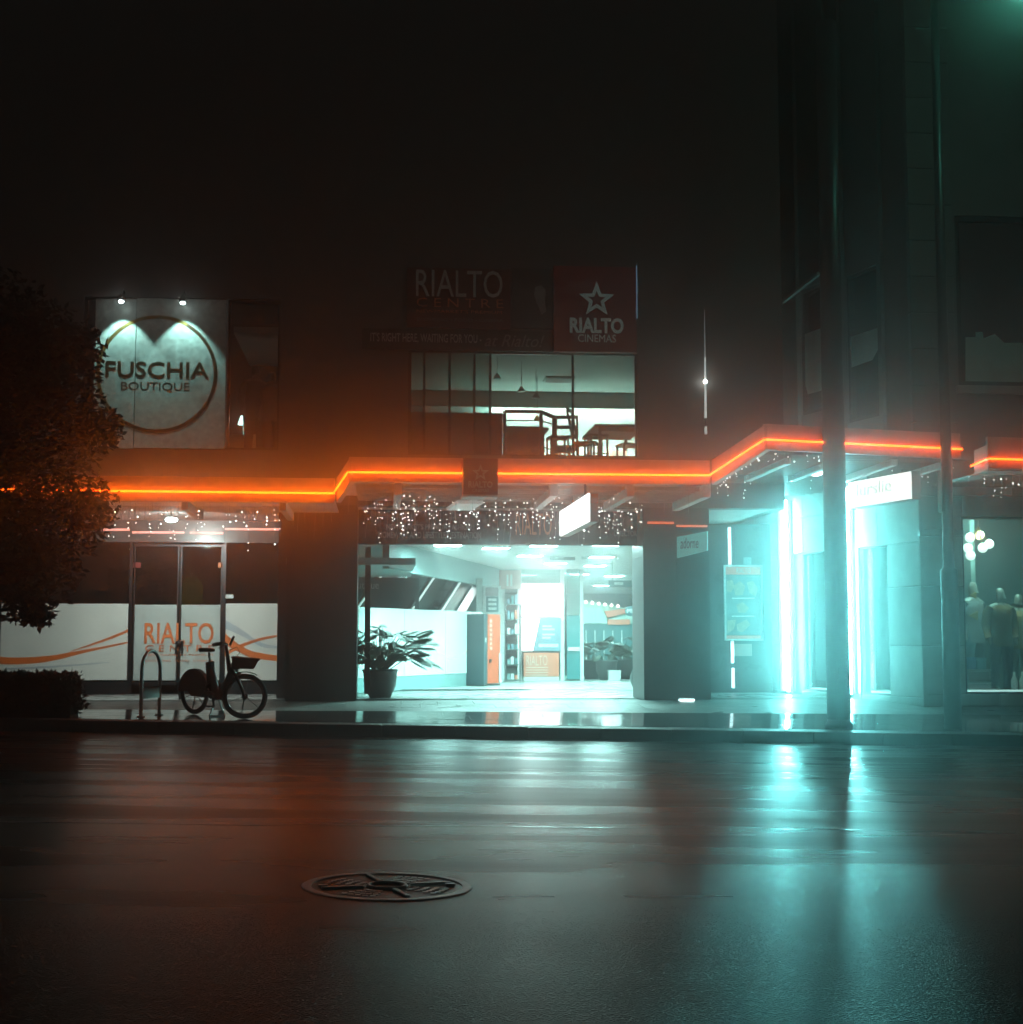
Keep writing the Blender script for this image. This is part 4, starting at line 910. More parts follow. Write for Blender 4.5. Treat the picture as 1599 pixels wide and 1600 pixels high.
m = MB(); SPn.box(m, .3, SPn.len-1.1, .35, .40, .3, 1.9); m.build('side_display_floor', 'white_paint', cb)
m = MB(); SPn.box(m, .2, SPn.len-1.1, .40, 3.9, 1.9, 2.0); m.build('side_display_back_wall', mat('pale_teal', (.35,.48,.47), .6), cb)
SLI = thing('shop_display_light', 'strip light over the side window display of the stone shop', 'light', SPn.w(SPn.len*.5, 1.0, 3.5))
m = MB(); SPn.box(m, .6, SPn.len-1.3, 3.5, 3.53, .9, 1.0); m.build('diffuser', emis('display_strip', TEAL, 9), SLI); m = MB(); SPn.box(m, .55, SPn.len-1.25, 3.532, 3.6, .85, 1.05); m.build('housing', 'dark_metal', SLI)
# upper storeys
zU = zS
uwin = RP.rect(1497, 338, 1760, 604); uw2 = (uwin[0], uwin[1], uwin[3]+1.2, uwin[3]+3.6)
m = MB(); RP.wall(m, a0f+.05, a1f, zU, ZT, .05, .4, [uwin]); ug = m.build('upper_wall', mat('stone_upper_shade', (.20,.21,.20), .65, noise=.1, nscale=2), cb)  # darker copy of the stone; the upper dimness is put into its colour
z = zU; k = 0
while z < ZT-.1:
    z1 = min(z+.62, ZT); block(RP, a0f-.10, uwin[0]-.10, z, z1, ug, -.10, .045, 'stone_upper_shade'); z = z1
for h in (uwin,):
    m = MB(); RP.wall(m, h[0], h[1], h[2], h[3], .10, .20, [(h[0]+.09, h[1]-.09, h[2]+.09, h[3]-.09)]); w = m.build('window', 'dark_metal', cb)
    m = MB(); RP.box(m, h[0]+.08, h[1]-.08, h[2]+.08, h[3]-.08, .14, .15); m.build('pane', 'mirror_glass', w)
    m = MB(); RP.box(m, h[0]-.06, h[1], h[2]-.14, h[2]-.002, -.05, .09); m.build('sill', 'stone', w)
# pale sheet painting the street's reflection in the big upper pane
m = MB(); q = outline(RP, [(1514,596),(1514,524),(1530,524),(1530,516),(1541,516),(1542,526),(1560,519),(1575,533),(1760,533),(1760,596)])
RP.poly(m, q, .135, .138); m.build('pale_reflection', mat('reflection_teal', (.55,.68,.64), .6, noise=.12, nscale=3), cb)
swA = (SPn.hit(1248, 550)[0], SPn.hit(1290, 550)[0], SPn.hit(1268, 645)[1], SPn.hit(1268, 445)[1]); swB = (SPn.hit(1320, 550)[0], SPn.hit(1374, 550)[0], SPn.hit(1348, 655)[1], SPn.hit(1348, 420)[1])
m = MB(); SPn.wall(m, 0, SPn.len-.02, zU, ZT, .05, .3, [swA, swB]); us = m.build('upper_side_wall', 'stone_upper_shade', cb)
for h, yb in ((swA, (515, 612)), (swB, (517, 566))):
    m = MB(); SPn.wall(m, h[0], h[1], h[2], h[3], .08, .16, [(h[0]+.06, h[1]-.06, h[2]+.06, h[3]-.06)]); w = m.build('window', 'dark_metal', cb)
    m = MB(); SPn.box(m, h[0]+.05, h[1]-.05, h[2]+.05, h[3]-.05, .11, .12); m.build('pane', 'mirror_glass', w)
    xm = (1268 if h is swA else 1348); zz0, zz1 = SPn.hit(xm, yb[1])[1], SPn.hit(xm, yb[0])[1]  # pale sheets below paint the reflections seen in these panes
    if h is swA:
        m = MB(); am = h[0]+.07; SPn.poly(m, [(am+.08, zz0), (h[1]-.16, zz0), (h[1]-.14, zz1), (am, zz1), (am, zz0+.2)], .100, .103); m.build('pale_reflection', 'reflection_teal', w)
        m = MB(); SPn.box(m, am+.01, h[1]-.15, (zz0+zz1)/2-.08, (zz0+zz1)/2+.04, .094, .098); m.build('reflection_bar', 'letter_pale', w)
    else:
        m = MB(); am = h[0]+.07; SPn.poly(m, [(am, zz0), (h[1]-.35, zz0+.02), (h[1]-.13, zz0+.22), (h[1]-.12, zz1), (am, zz1)], .100, .103); m.build('pale_reflection', 'reflection_teal', w)
for h in (swA, swB):
    m = MB(); SPn.box(m, h[0]-.09, h[0]-.01, zU, ZT, -.03, .045); m.build('stone_fin', 'stone_upper_shade', us)
    m = MB(); SPn.box(m, h[1]+.01, h[1]+.12, zU, ZT, -.03, .045); m.build('stone_fin', 'stone_upper_shade', us)
m = MB(); m.bar(SPn.at(1228, 472, -.06), SPn.at(1284, 428, -.06), .06); m.build('sloping_trim', 'stone_pale', us)
# end wall of the cinema building beside the recess, and the recess back wall with poster
m = MB(); m.box(FP.w(aR,0,0).x-.2, FP.w(aR,0,0).x, YF+.3, 29.5, 3.62, ZT); m.build('end_wall', 'facade_paint', bld)
QP = YP(28.15); q0, q1 = QP.hit(1096, 950)[0], QP.hit(1206, 950)[0]
m = MB(); QP.box(m, q0, q1, .3, 3.62, .02, .2); rw = m.build('recess_back_wall', 'mortar', bld)
for i in range(2):
    for k in range(4):
        m = MB(); QP.box(m, q0+(q1-q0)*i/2+.003, q0+(q1-q0)*(i+1)/2-.003, .34+k*.81+.003, .34+(k+1)*.81-.003, 0, .018); m.build('tile', 'dark_tile', rw)
po = thing('framed_poster', 'framed cinema poster with pink header on the dark recess wall', 'poster', QP.at(1161, 1001, -.05))
a0, a1, z0, z1 = QP.rect(1131, 883, 1191, 1001)
m = MB(); QP.wall(m, a0, a1, z0, z1, -.07, -.02, [(a0+.035, a1-.035, z0+.035, z1-.035)]); m.build('frame', 'white_paint', po)
m = MB(); QP.pbox(m, 1134, 899, 1188, 992, -.045, -.022); m.build('picture', mat('poster_teal', (.2,.26,.26), .5, noise=.5, nscale=3.5, emit=(.35,.62,.6), es=.10), po)  # faint emission added to picture, header and shapes, standing in for light
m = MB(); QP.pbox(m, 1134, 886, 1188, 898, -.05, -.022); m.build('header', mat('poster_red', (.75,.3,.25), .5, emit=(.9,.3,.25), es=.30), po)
m = MB(); QP.pbox(m, 1134, 993, 1188, 998, -.05, -.022); m.build('footer', 'poster_red', po)
QP.text('RIALTO', 1150, 888, 1172, 896, -.052, 'white_paint', po)
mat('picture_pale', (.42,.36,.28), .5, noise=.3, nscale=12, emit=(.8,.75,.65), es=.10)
for pts in ([(1135,908),(1144,906),(1147,918),(1141,926),(1135,924)], [(1146,915),(1156,908),(1164,916),(1160,930),(1148,931)], [(1166,910),(1176,908),(1184,920),(1180,932),(1170,926)], [(1136,970),(1150,968),(1146,984),(1136,990)], [(1150,976),(1166,968),(1172,976),(1160,988),(1152,986)], [(1150,945),(1160,941),(1170,950),(1164,958),(1153,957)]):
    m = MB(); QP.poly(m, outline(QP, pts), -.050, -.046); m.build('picture_shape', 'picture_pale', po)
for y in (934, 962): m = MB(); QP.pbox(m, 1143, y, 1178, y+2, -.052, -.046); m.build('caption_line', 'white_paint', po)
m = MB(); QP.pbox(m, 1147, 1006, 1175, 1025, -.02, -.002); tag(m.build('red_notice', 'pale_pink'), 'small plain pink notice below the framed poster', 'notice')
m = MB(); QP.pbox(m, 1162, 871, 1174, 882, -.02, -.002); tag(m.build('pale_notice', 'letter_dim'), 'small pale notice above the framed poster', 'notice')
ls = thing('thin_light_strip', 'thin cold vertical light strip behind the framed poster', 'light strip', QP.at(1143, 1076))
for y0, y1 in ((824, 882), (1002, 1036), (1044, 1075)):
    m = MB(); QP.pbox(m, 1138+(y0-824)*.025, y0, 1142+(y0-824)*.025, y1, -.035, -.004); m.build('lit_tube', emis('thin_strip', (.6,.95,1), 3.2), ls)
# tall bright shop tubes
TM = emis('shop_tube', TEAL, TUBE_L)
for i, (px, ya, yb, lb) in enumerate(((1240, 782, 1080, 'left tall glaring white light tube beside the recessed shop window'), (1337, 752, 1084, 'right tall glaring white light tube, just right of the thick pole'))):
    a, _ = SPn.hit(px, 950); zt5, zb5 = SPn.hit(px, ya)[1], SPn.hit(px, yb)[1]
    t = thing('light_tube', lb, 'light tube', SPn.w(a, -.1, zb5), 'tall shop light tubes')
    n = 10; m = MB(); m.tube([SPn.w(a, -.13, zb5+(zt5-zb5)*k/n) for k in range(n+1)], .025, 10); m.build('lit_tube', TM, t)
    for zz in (zb5-.06, zt5): m = MB(); p = SPn.w(a, -.13, zz); m.lathe(p, [(.05,0),(.05,.06)], 12); m.build('end_cap', 'steel', t)
    m = MB(); SPn.box(m, a-.075, a+.03, zb5, zt5, -.06, -.004); m.build('backplate', 'dark_metal', t)  # backplate added to hold tube light back from the wall
    if i == 0: m = MB(); SPn.box(m, a-.095, a-.077, zb5, zt5, -.27, -.004); m.build('added_shade_fin', 'dark_metal', t)  # fin added to keep the tube's light off the poster wall
# blade light boxes
def facebox(name, label, p_nt, p_nb, p_ft, p_fb, w, lit, sidem, cat='sign'):
    nt_, nb, ft, fb = map(Vector, (p_nt, p_nb, p_ft, p_fb)); zt6 = (nt_.z+ft.z)/2; zb6 = (nb.z+fb.z)/2
    pl = Pl((ft.x, ft.y), (nt_.x, nt_.y)); t = thing(name, label, cat, pl.w(pl.len/2, .05, zb6))
    m = MB(); pl.box(m, .01, pl.len-.01, zb6+.01, zt6-.01, -.004, .02); m.build('lit_face', lit, t)
    m = MB(); pl.box(m, 0, pl.len, zb6, zt6, .022, w); m.build('case', sidem, t)
    return t, pl, zb6, zt6
mat('case_grey', (.42,.38,.37), .5, noise=.08)
t, pl, zb6, zt6 = facebox('hanging_light_box', 'blank glowing white blade sign hanging under the middle of the canopy', P(920,768,21.5), P(920,816,21.5), P(875,800,24.7), P(876,838,24.7), .15, emis('white_box_face', (.92,1,.98), 3.0), 'case_grey')
for k in (.3, .75): m = MB(); p = pl.w(pl.len*k, .07, zt6); m.tube([p, (p.x, p.y, 3.76)], .02, 6); m.build('hanger', 'dark_metal', t)
m = MB(); pl.box(m, pl.len+.002, pl.len+.012, zt6-.16, zt6-.02, .03, .14); m.build('red_end', 'panel_coral', t)
t, pl, zb6, zt6 = facebox('shop_light_box', 'glowing white shop sign with faint script, slanting under the right canopy', P(1423,733,21.9), P(1423,777,21.9), P(1326,756,23.6), P(1326,797,23.6), .18, emis('shop_box_face', (1,1,.93), 1.5), 'case_grey')
a_, b_ = pl.hit(1343, 770)[0], pl.hit(1392, 757)[0]
pl.text('lurslie', 1340, 752, 1394, 772, -.006, mat('faint_script', (.6,.6,.55), .5, noise=0, emit=(.9,.9,.8), es=.3, sample=False), t)
for k in (.25, .8): m = MB(); p = pl.w(pl.len*k, .09, zt6); m.tube([p, (p.x, p.y, 4.02)], .018, 6); m.build('hanger', 'dark_metal', t)
kp2 = Pl((P(1058,850,24.62).x, 24.62), (P(1106,850,24.3).x, 24.3))
t = thing('column_blade_sign', 'pale teal sign with dark script on the right entrance column', 'sign', kp2.at(1082, 870))
m = MB(); kp2.poly(m, outline(kp2, [(1058,839),(1105,830),(1105,860),(1058,872)]), 0, .05); m.build('board', mat('sign_teal', (.35,.62,.58), .5, noise=.08, emit=(.3,.75,.7), es=.22), t)
kp2.text('adorne', 1064, 840, 1092, 857, -.002, 'teal_board', t, shear=.15)
m = MB(); p = kp2.at(1082, 851, .05); m.bar(p, p+Vector((0,.25,0)), .05); m.build('bracket', 'dark_metal', t)
# right display: mannequins, globes, boxes
dz = rwin[2]
dm = lambda px, d: RP.w(YP(23.6+d).hit(px, 950)[0], d, dz)
figure('mannequin', 'mannequin in a long dark brown coat, middle of the right shop window', dm(1563, .75), .1, 1.82, 'cloth_brown', 'cloth_blue', group='right shop window mannequins')
figure('mannequin', 'mannequin in a tan jacket at the right frame edge', dm(1592, .95), -.3, 1.72, 'cloth_tan', 'cloth_grey', group='right shop window mannequins')
figure('mannequin', 'grey jacketed mannequin standing behind boxes at the right shop window\'s left edge', dm(1520, 1.35), .4, 1.95, 'cloth_grey', 'cloth_blue', group='right shop window mannequins')
figure('mannequin', 'dark mannequin in the recess window left of the thick pole', SPn.w((hA[0]+hA[1])/2+.1, .8, .40), -.5, 1.72, 'cloth_blue', 'cloth_grey', group='recess window mannequins')
figure('mannequin', 'mannequin beside white shelving in the recess window right of the thick pole', SPn.w((hB[0]+hB[1])/2+.15, .8, .40), -.5, 1.75, 'cloth_grey', 'cloth_tan', group='recess window mannequins')
ws = thing('white_shelving', 'tall white shelving in the recess window right of the thick pole', 'shelf', SPn.w(hB[0]+.15, 1.3, .40))
m = MB(); SPn.box(m, hB[0]-.1, hB[0]+.42, .41, 2.6, 1.5, 1.55); m.build('back_panel', 'white_paint', ws)
for k in range(6): m = MB(); SPn.box(m, hB[0]-.1, hB[0]+.42, .41+k*.42, .44+k*.42, 1.15, 1.498); m.build('shelf_board', 'white_paint', ws)
m = MB(); SPn.box(m, hA[0]+.15, hA[0]+.55, .405, .95, .5, .9); tag(m.build('white_plinth', 'white_paint', bevel=.01), 'white display plinth in the recess window left of the thick pole', 'plinth')
gl = thing('globe_chandelier', 'cluster of glass globe lamps hanging in the right shop window', 'chandelier', dm(1532, 1.0)+Vector((0,0,1.9)))
c0 = RP.at(1530, 845, 1.0)
c0 = YP(24.6).at(1530, 845)
gm = mat('globe_glass', (.8,.85,.82), .08, noise=0, emit=(.9,1,.9), es=2.2); gm2 = emis('globe_warm', (1,.75,.35), 4)
for i, (px, py) in enumerate(((1516, 840), (1531, 836), (1513, 856), (1536, 856), (1546, 850), (1517, 868))):
    p = YP(24.6+.08*(i % 3)).at(px, py); m = MB(); m.ball(p, .085, 12, 8); m.build('globe', gm2 if i == 1 else gm, gl); m = MB(); m.tube([p, (c0.x, c0.y, c0.z+.25)], .008, 5); m.build('arm', 'brass', gl)
m = MB(); m.tube([(c0.x, c0.y, c0.z+.25), (c0.x, c0.y, 3.9)], .01, 5); m.build('cord', 'dark_metal', gl)
def dbox(px0, px1, py0, py1, d0, d1, mm, name, label, cat='box'):
    pl = YP(23.6+d0); a0, a1, z0, z1 = pl.rect(px0, py0, px1, py1); z0 = max(z0, dz); m = MB(); pl.box(m, a0, a1, z0, z1-.03, 0, d1-d0); t = thing(name, label, cat, pl.w((a0+a1)/2, .1, z0)); m.build('body', mm, t, bevel=.01)
    m = MB(); pl.box(m, a0-.01, a1+.01, z1-.028, z1, -.01, d1-d0+.01); m.build('lid', mm, t)
dbox(1514, 1550, 1065, 1085, .32, .65, 'letter_dim', 'display_crate', 'pale lower display crate at the right shop window\'s left corner', 'crate')
dbox(1514, 1548, 1046, 1064.6, .34, .65, 'grey_print', 'display_crate', 'pale upper display crate under the blue parcels', 'crate')
dbox(1514, 1526, 1027, 1045.6, .36, .6, mat('blue_box', (.03,.22,.45), .4), 'parcel', 'bright blue parcel on the stacked display crates', 'parcel')
dbox(1527, 1542, 1028, 1045.6, .36, .6, mat('pale_blue_box', (.2,.42,.5), .4), 'parcel', 'pale blue parcel beside the bright blue one', 'parcel')
for i, (px, py, s) in enumerate(((1522, 930, 6), (1523, 962, 8))):
    pl = YP(24.3); m = MB(); pl.poly(m, outline(pl, [(px-s, py), (px+s*.7, py-s*.9), (px+s*.7, py+s*.9)]), 0, .03); mm = m.build('pennant', mat('ochre', (.5,.34,.08), .6)); 
    tag(mm, ('upper','lower')[i]+' ochre triangle hanging at the right shop window\'s left edge', 'pennant', 'ochre window triangles')
for i, px in enumerate((1582, 1595)):
    p = dm(px, .45); m = MB(); m.lathe(p, [(.05,0),(.055,.02),(.055,.22),(.02,.30),(.02,.36)], 12); tag(m.build('white_bottle', 'white_paint'), ('left','right')[i]+' white bottle on the right shop window floor', 'bottle', 'window floor bottles')
ld = bpy.data.lights.new('display_fill', 'AREA'); ld.shape = 'RECTANGLE'; ld.size = 1.6; ld.size_y = .25; ld.energy = 130; ld.color = (.55,1,.86)  # area light added to brighten the dark figures in the window
dl = thing('window_display_light', 'small downlight above the right shop window display', 'light', RP.w(rwin[0]+1.0, 1.0, 3.88))
m = MB(); p = RP.w(rwin[0]+.9, .9, 3.86); m.lathe(p, [(.16,0),(.16,.02)], 16); m.build('diffuser', emis('display_down', (.45,1,.9), 12), dl); m = MB(); m.ring(p+Vector((0,0,.01)), (0,0,1), .17, .015, 20, 6); m.build('rim', 'steel', dl)
lo = bpy.data.objects.new('display_fill', ld); COL.objects.link(lo); place(lo, RP.w(rwin[0]+.9, .50, 3.82), dl); lo.rotation_euler = (R(18), 0, 0)

# ================================================================== CANOPIES AND NEON
NEON = emis('neon_orange', (1.0, .06, .002), 14)
mat('fascia_paint', (.55,.48,.42), .5, noise=.12, nscale=5)
def neon_seg(parent, a, b, hi=.24, lo=.14, lamp=True, watt=1.0):
    a, b = Vector(a), Vector(b); D = (b-a); Ln = D.length; D.normalize(); H = Vector((D.x, D.y, 0)).normalized(); out = Vector((H.y, -H.x, 0))
    m = MB()
    c = [(a, .03), (b, .03), (b, .11), (a, .11)]
    m.hexa([p-out*d+Vector((0,0,-lo)) for p, d in c] + [p-out*d+Vector((0,0,hi)) for p, d in c]); m.build('fascia', 'fascia_paint', parent)
    n = max(1, int(Ln/.35)); m = MB(); m.tube([a+out*.02+(b-a)*k/n for k in range(n+1)], .015, 8); m.build('neon_tube', NEON, parent)
    m = MB()
    k = .4
    while k < Ln: m.bar(a+D*k+out*.02+Vector((0,0,-.02)), a+D*k-out*.03+Vector((0,0,-.02)), .02); k += .9
    if len(m.v): m.build('tube_clip', 'steel', parent)
    if lamp:
        ld = bpy.data.lights.new('neon_light', 'AREA'); ld.shape = 'RECTANGLE'; ld.size = Ln; ld.size_y = .03; ld.energy = NEON_LAMP*Ln*watt; ld.color = (1.0, .19, .006)
        lo_ = bpy.data.objects.new('neon_light', ld); COL.objects.link(lo_); place(lo_, (a+b)/2+out*.06, parent)
        Z = -out; Y = Z.cross(D).normalized(); Z = D.cross(Y); lo_.rotation_euler = Matrix((D, Y, Z)).transposed().to_euler()
YL, YC, YR = 22.7, 22.2, 20.75
A0, A1 = P(-150, 764, YL), P(523, 771, YL); C0, C1 = P(545, 738, YC), P(1110, 743, YC)
D0, D1 = P(1196, 687, YR), P(1503, 702, YR+.15); E9, E0, E1 = P(1520, 728, 21.7), P(1546, 717, 21.0), P(1720, 722, 21.0)
def canopy(label, base): return thing('street_canopy', label, 'canopy', base, 'street canopies')
def soffit_poly(parent, pts, z, m_, th=.03, name='soffit'):
    n = len(pts); m = MB(); m.pts([(x, y, z) for x, y in pts]+[(x, y, z+th) for x, y in pts], [tuple(reversed(range(n))), tuple(range(n, 2*n))]+[(i, (i+1)%n, n+(i+1)%n, n+i) for i in range(n)]); return m.build(name, m_, parent)
# left
cL = canopy('left street canopy with straight orange neon edge over the closed shop', (A1.x-3, 23.7, A1.z-.2))
neon_seg(cL, A0, A1, watt=1.35)
zl = A1.z-.10
soffit_poly(cL, [(A0.x, YL+.12), (A1.x, YL+.12), (A1.x, YF-.01), (A0.x, YF-.01)], zl-.02, 'soffit_paint')
for k in range(6):
    x = A1.x-.8-k*1.5; m = MB(); m.box(x-.05, x+.05, YL+.13, YF-.02, zl-.16, zl-.022); m.build('beam', 'soffit_paint', cL)
# centre
cC = canopy('middle street canopy with orange neon edge above the bright entrance', ((C0.x+C1.x)/2, 23.5, C0.z-.2))
neon_seg(cC, A1, C0, lamp=True); neon_seg(cC, C0, C1, watt=1.0)
zcn = C0.z-.10
soffit_poly(cC, [(A1.x+.05, YL+.15), (C0.x+.05, YC+.12), (C1.x, YC+.12), (C1.x, YF-.01), (A1.x+.05, YF-.01)], zcn, 'soffit_paint')
for k in range(5):
    x = C0.x+.75+k*1.2; m = MB(); m.box(x-.06, x+.06, YC+.13, YF-.02, zcn-.22, zcn-.001); m.build('beam', 'white_paint', cC)
for k in range(7):
    y = YC+.35+k*.34; m = MB(); m.box(C0.x+.1, C1.x-.1, y-.02, y+.02, zcn-.10, zcn-.04); m.build('slat', 'soffit_paint', cC)
# right: glazed and louvred
cR = canopy('right louvred glass canopy with raised orange neon edge by the poles', ((D0.x+D1.x)/2, 22, D0.z-.2))
neon_seg(cR, C1, D0, watt=.6); neon_seg(cR, D0, D1, watt=.35)
zrn = (C1.z+D0.z)/2-.02
xr = lambda y: (D1.x if y < 23.45 else SPn.A.x + SPn.D.x*((y-SPn.A.y)/SPn.D.y) - .12)
gp = [(C1.x+.1, YC+.1), (D0.x+.05, YR+.2), (D1.x, YR+.32), (D1.x, 23.42), (xr(23.5), 23.5), (xr(27.0), 27.0), (FP.w(aR,0,0).x+.02, 27.0), (FP.w(aR,0,0).x+.02, YF-.02), (C1.x+.1, YF-.02)]
soffit_poly(cR, gp, zrn+.12, 'canopy_glass', .02, 'glass_roof')
y = 21.2; k = 0
while y < 26.9:
    xl = C1.x+.15 if y < YF-.05 and y > YC else (C1.x+(D0.x-C1.x)*min(1, max(0, (YC-y)/(YC-YR)))+.15 if y <= YC else FP.w(aR,0,0).x+.05)
    m = MB(); t = .05; x0, x1 = xl, xr(y)-.03; m.hexa([(x0,y-.05,zrn-.02),(x1,y-.05,zrn-.02),(x1,y-.03,zrn-.02),(x0,y-.03,zrn-.02),(x0,y+.03,zrn+.05),(x1,y+.03,zrn+.05),(x1,y+.05,zrn+.05),(x0,y+.05,zrn+.05)])
    m.build('louvre_slat', 'galvanised', cR); y += .26
for px in (1225, 1300, 1390, 1475):
    p = P(px, 700, 21.2); m = MB(); m.box(p.x-.05, p.x+.05, 21.0, min(24.2, 23.4), zrn-.12, zrn-.03); m.build('beam', 'white_paint', cR)
# far right
cE = canopy('far right street canopy fragment with thick orange neon edge', (E0.x+1.2, 22, E0.z-.2))
neon_seg(cE, E9, E0, watt=.4); neon_seg(cE, E0, E1, hi=.34, watt=.3)
soffit_poly(cE, [(E9.x+.05, 21.9), (E0.x+.06, 21.15), (E1.x, 21.15), (E1.x, 23.5), (E9.x+.05, 23.5)], E0.z-.16, 'stone_pale')
# lamps under the canopies
def oval_lamp(px, py, Y, label, s, rx=.16, hang=0, beam=0):
    p = YP(Y).at(px, py); t = thing('soffit_lamp', label, 'lamp', p, 'lamps under the canopy')
    m = MB(); m.ball(p, rx, 14, 8, (1,1,.42)); m.build('diffuser', emis('soffit_lamp_%d' % s, (.85,1,.93), s), t)
    m = MB(); m.lathe(p, [(rx*.9, rx*.30), (rx*.9, rx*.52)], 16); m.build('base', 'steel', t)
    if beam:   # added spot aimed at the shopfront to brighten its panels
        ld = bpy.data.lights.new('shopfront_fill', 'SPOT'); ld.energy = beam; ld.color = (.82,1,.95); ld.spot_size = R(150); ld.spot_blend = .6; ld.shadow_soft_size = .08; ld.specular_factor = .4
        lo = bpy.data.objects.new('shopfront_fill', ld); COL.objects.link(lo); place(lo, p+Vector((0,.05,-rx*.5)), t); lo.rotation_euler = (R(52), 0, 0)
    if hang: m = MB(); m.tube([p+Vector((0,0,rx*.4)), p+Vector((0,0,hang))], .012, 6); m.build('stem', 'steel', t)
oval_lamp(268, 812, 25.6, 'bright oval lamp under the left canopy above the doors', 22, .11, .30, 700)
oval_lamp(1275, 739, 22.4, 'oval lamp among louvres under the right canopy, left of the pole', 16, .11, .15)
oval_lamp(1010, 832, 25.2, 'tiny white lamp at the top of the right entrance column', 12, .07, .2)
fl_ = P(1074, 1094, 24.6); t = thing('ground_light', 'small bright floor light at the foot of the right entrance column', 'light', (fl_.x, 24.6, gz(fl_.x, 24.6)))
m = MB(); zz = gz(fl_.x, 24.6); m.box(fl_.x-.12, fl_.x+.12, 24.56, 24.66, zz, zz+.03); m.build('lens', emis('ground_lens', (.7,1,.98), 5), t); m = MB(); m.box(fl_.x-.14, fl_.x+.14, 24.661, 24.70, zz, zz+.05); m.build('housing', 'steel', t)
# hanging star box
t = thing('hanging_star_sign', 'square maroon hanging box sign with hollow star in front of the neon', 'sign', YP(21.7).at(750, 776))
pl = YP(21.7); a0, a1, z0, z1 = pl.rect(724, 716, 778, 776)
m = MB(); pl.box(m, a0, a1, z0+.03, z1, 0, .45); m.build('box', 'sign_maroon', t)
m = MB(); pl.box(m, a0-.01, a1+.01, z0, z0+.028, -.01, .46); m.build('bottom_tray', mat('tray', (.62,.6,.56), .4), t)
star(pl, 751, 739, 14, -.002, 'letter_dim', t); pl.text('RIALTO', 732, 752, 770, 762, -.002, 'letter_dim', t, bold=.03); pl.text('CINEMAS', 738, 764, 764, 769, -.002, 'letter_dim', t)
m = MB(); p = pl.w((a0+a1)/2, .3, z1); m.bar(p, p+Vector((0,.5,.05)), .06); m.build('bracket', 'dark_metal', t)
t = thing('flat_soffit_panel', 'pale flat panel lamp below the hanging star sign', 'lamp', P(722, 795, 23.2))
p0, p1 = P(735, 787, 22.4), P(722, 801, 23.6)
m = MB(); m.hexa([(p0.x-.2,22.4,p0.z),(p0.x+.2,22.4,p0.z),(p1.x+.15,23.6,p0.z),(p1.x-.25,23.6,p0.z),(p0.x-.2,22.4,p0.z+.05),(p0.x+.2,22.4,p0.z+.05),(p1.x+.15,23.6,p0.z+.05),(p1.x-.25,23.6,p0.z+.05)]); m.build('panel', mat('pale_panel', (.7,.72,.7), .4, noise=.05, emit=(.7,.85,.8), es=.35), t)
for yy in (22.6, 23.3): m = MB(); m.tube([(p0.x-.05, yy, p0.z+.05), (p0.x-.05, yy, zcn)], .012, 5); m.build('hanger', 'steel', t)

# icicle lights
BULB = emis('icicle_bulb', (.85,1,.98), 17, False)
def icicles(label, pts, step, lmin, lmax, lit, seed, frac=.8, per=.10, r=.0058):
    rnd = random.Random(seed); t = thing('icicle_lights', label, 'fairy lights', Vector(pts[0]).lerp(Vector(pts[-1]), .5), 'icicle lights under the canopies')
    wires = MB(); bulbs = MB(); pts = [Vector(p) for p in pts]
    wires.tube(pts, .004, 4)
    for a, b in zip(pts, pts[1:]):
        n = max(1, int((b-a).length/step))
        for k in range(n):
            p = a.lerp(b, (k+rnd.uniform(.2,.8))/n); 
            if rnd.random() > frac: continue
            ln = rnd.uniform(lmin, lmax)*rnd.choice((1,.6,.8,1)); path = [p]; q = p.copy(); z = 0
            while z < ln:
                dzv = rnd.uniform(.05,.09); z += dzv; q = q+Vector((rnd.uniform(-.014,.014), rnd.uniform(-.012,.012), -dzv)); path.append(q.copy())
                if rnd.random() < lit: bulbs.octa(q+Vector((rnd.uniform(-.015,.015),-.008,0)), r*rnd.choice((.6,.8,1,1,1.5)))
            wires.tube(path, .0028, 3, False)
    wires.build('wire', 'wire', t, kind='stuff')
    if bulbs.v: bulbs.build('bulb', BULB, t, kind='stuff')
zi = zcn-.06
for row, (yy, xa, xb) in enumerate(((24.1, 566, 1003), (24.7, 570, 1003), (23.3, 600, 1003))):
    a = P(xa, 800, yy).x; b = P(xb, 800, yy).x
    icicles(['dense white icicle lights in front of the entrance header, middle curtain', 'rear curtain of white icicle lights against the entrance header', 'front curtain of white icicle lights under the middle canopy'][row], [(a, yy, zi-.02), ((a+b)/2, yy, zi-.05), (b, yy, zi-.02)], .085, .2, .78, (.36,.42,.3)[row], 20+row, .9)
icicles('unlit orange-tinted icicle wires along the middle canopy edge', [C0+Vector((0,.2,-.14)), C1+Vector((0,.2,-.14))], .12, .1, .75, .015, 31, .55)
icicles('unlit orange-tinted icicle wires along the left canopy edge', [P(100, 767, YL)+Vector((0,.12,-.14)), A1+Vector((0,.12,-.14))], .10, .1, .55, .0, 32, .6)
icicles('sparse white icicle lights under the left canopy by the tree', [P(30, 790, 23.6), P(240, 792, 23.6), P(442, 792, 23.6)], .06, .2, .66, .32, 33, .85)
icicles('white icicle lights along the slanting neon of the right canopy', [C1+Vector((.15,.2,-.10)), D0+Vector((.0,.2,-.12)), P(1290, 708, YR+.2)], .07, .04, .16, .6, 34, .9)
icicles('white icicle lights under the louvred right canopy', [P(1130, 740, 23.0), P(1290, 745, 22.2)], .1, .1, .45, .3, 37, .6)
icicles('white icicle lights between the two poles under the right canopy', [P(1320, 722, YR+.3), P(1500, 722, YR+.35), P(1516, 735, YR+.6)], .13, .05, .4, .35, 35, .6)
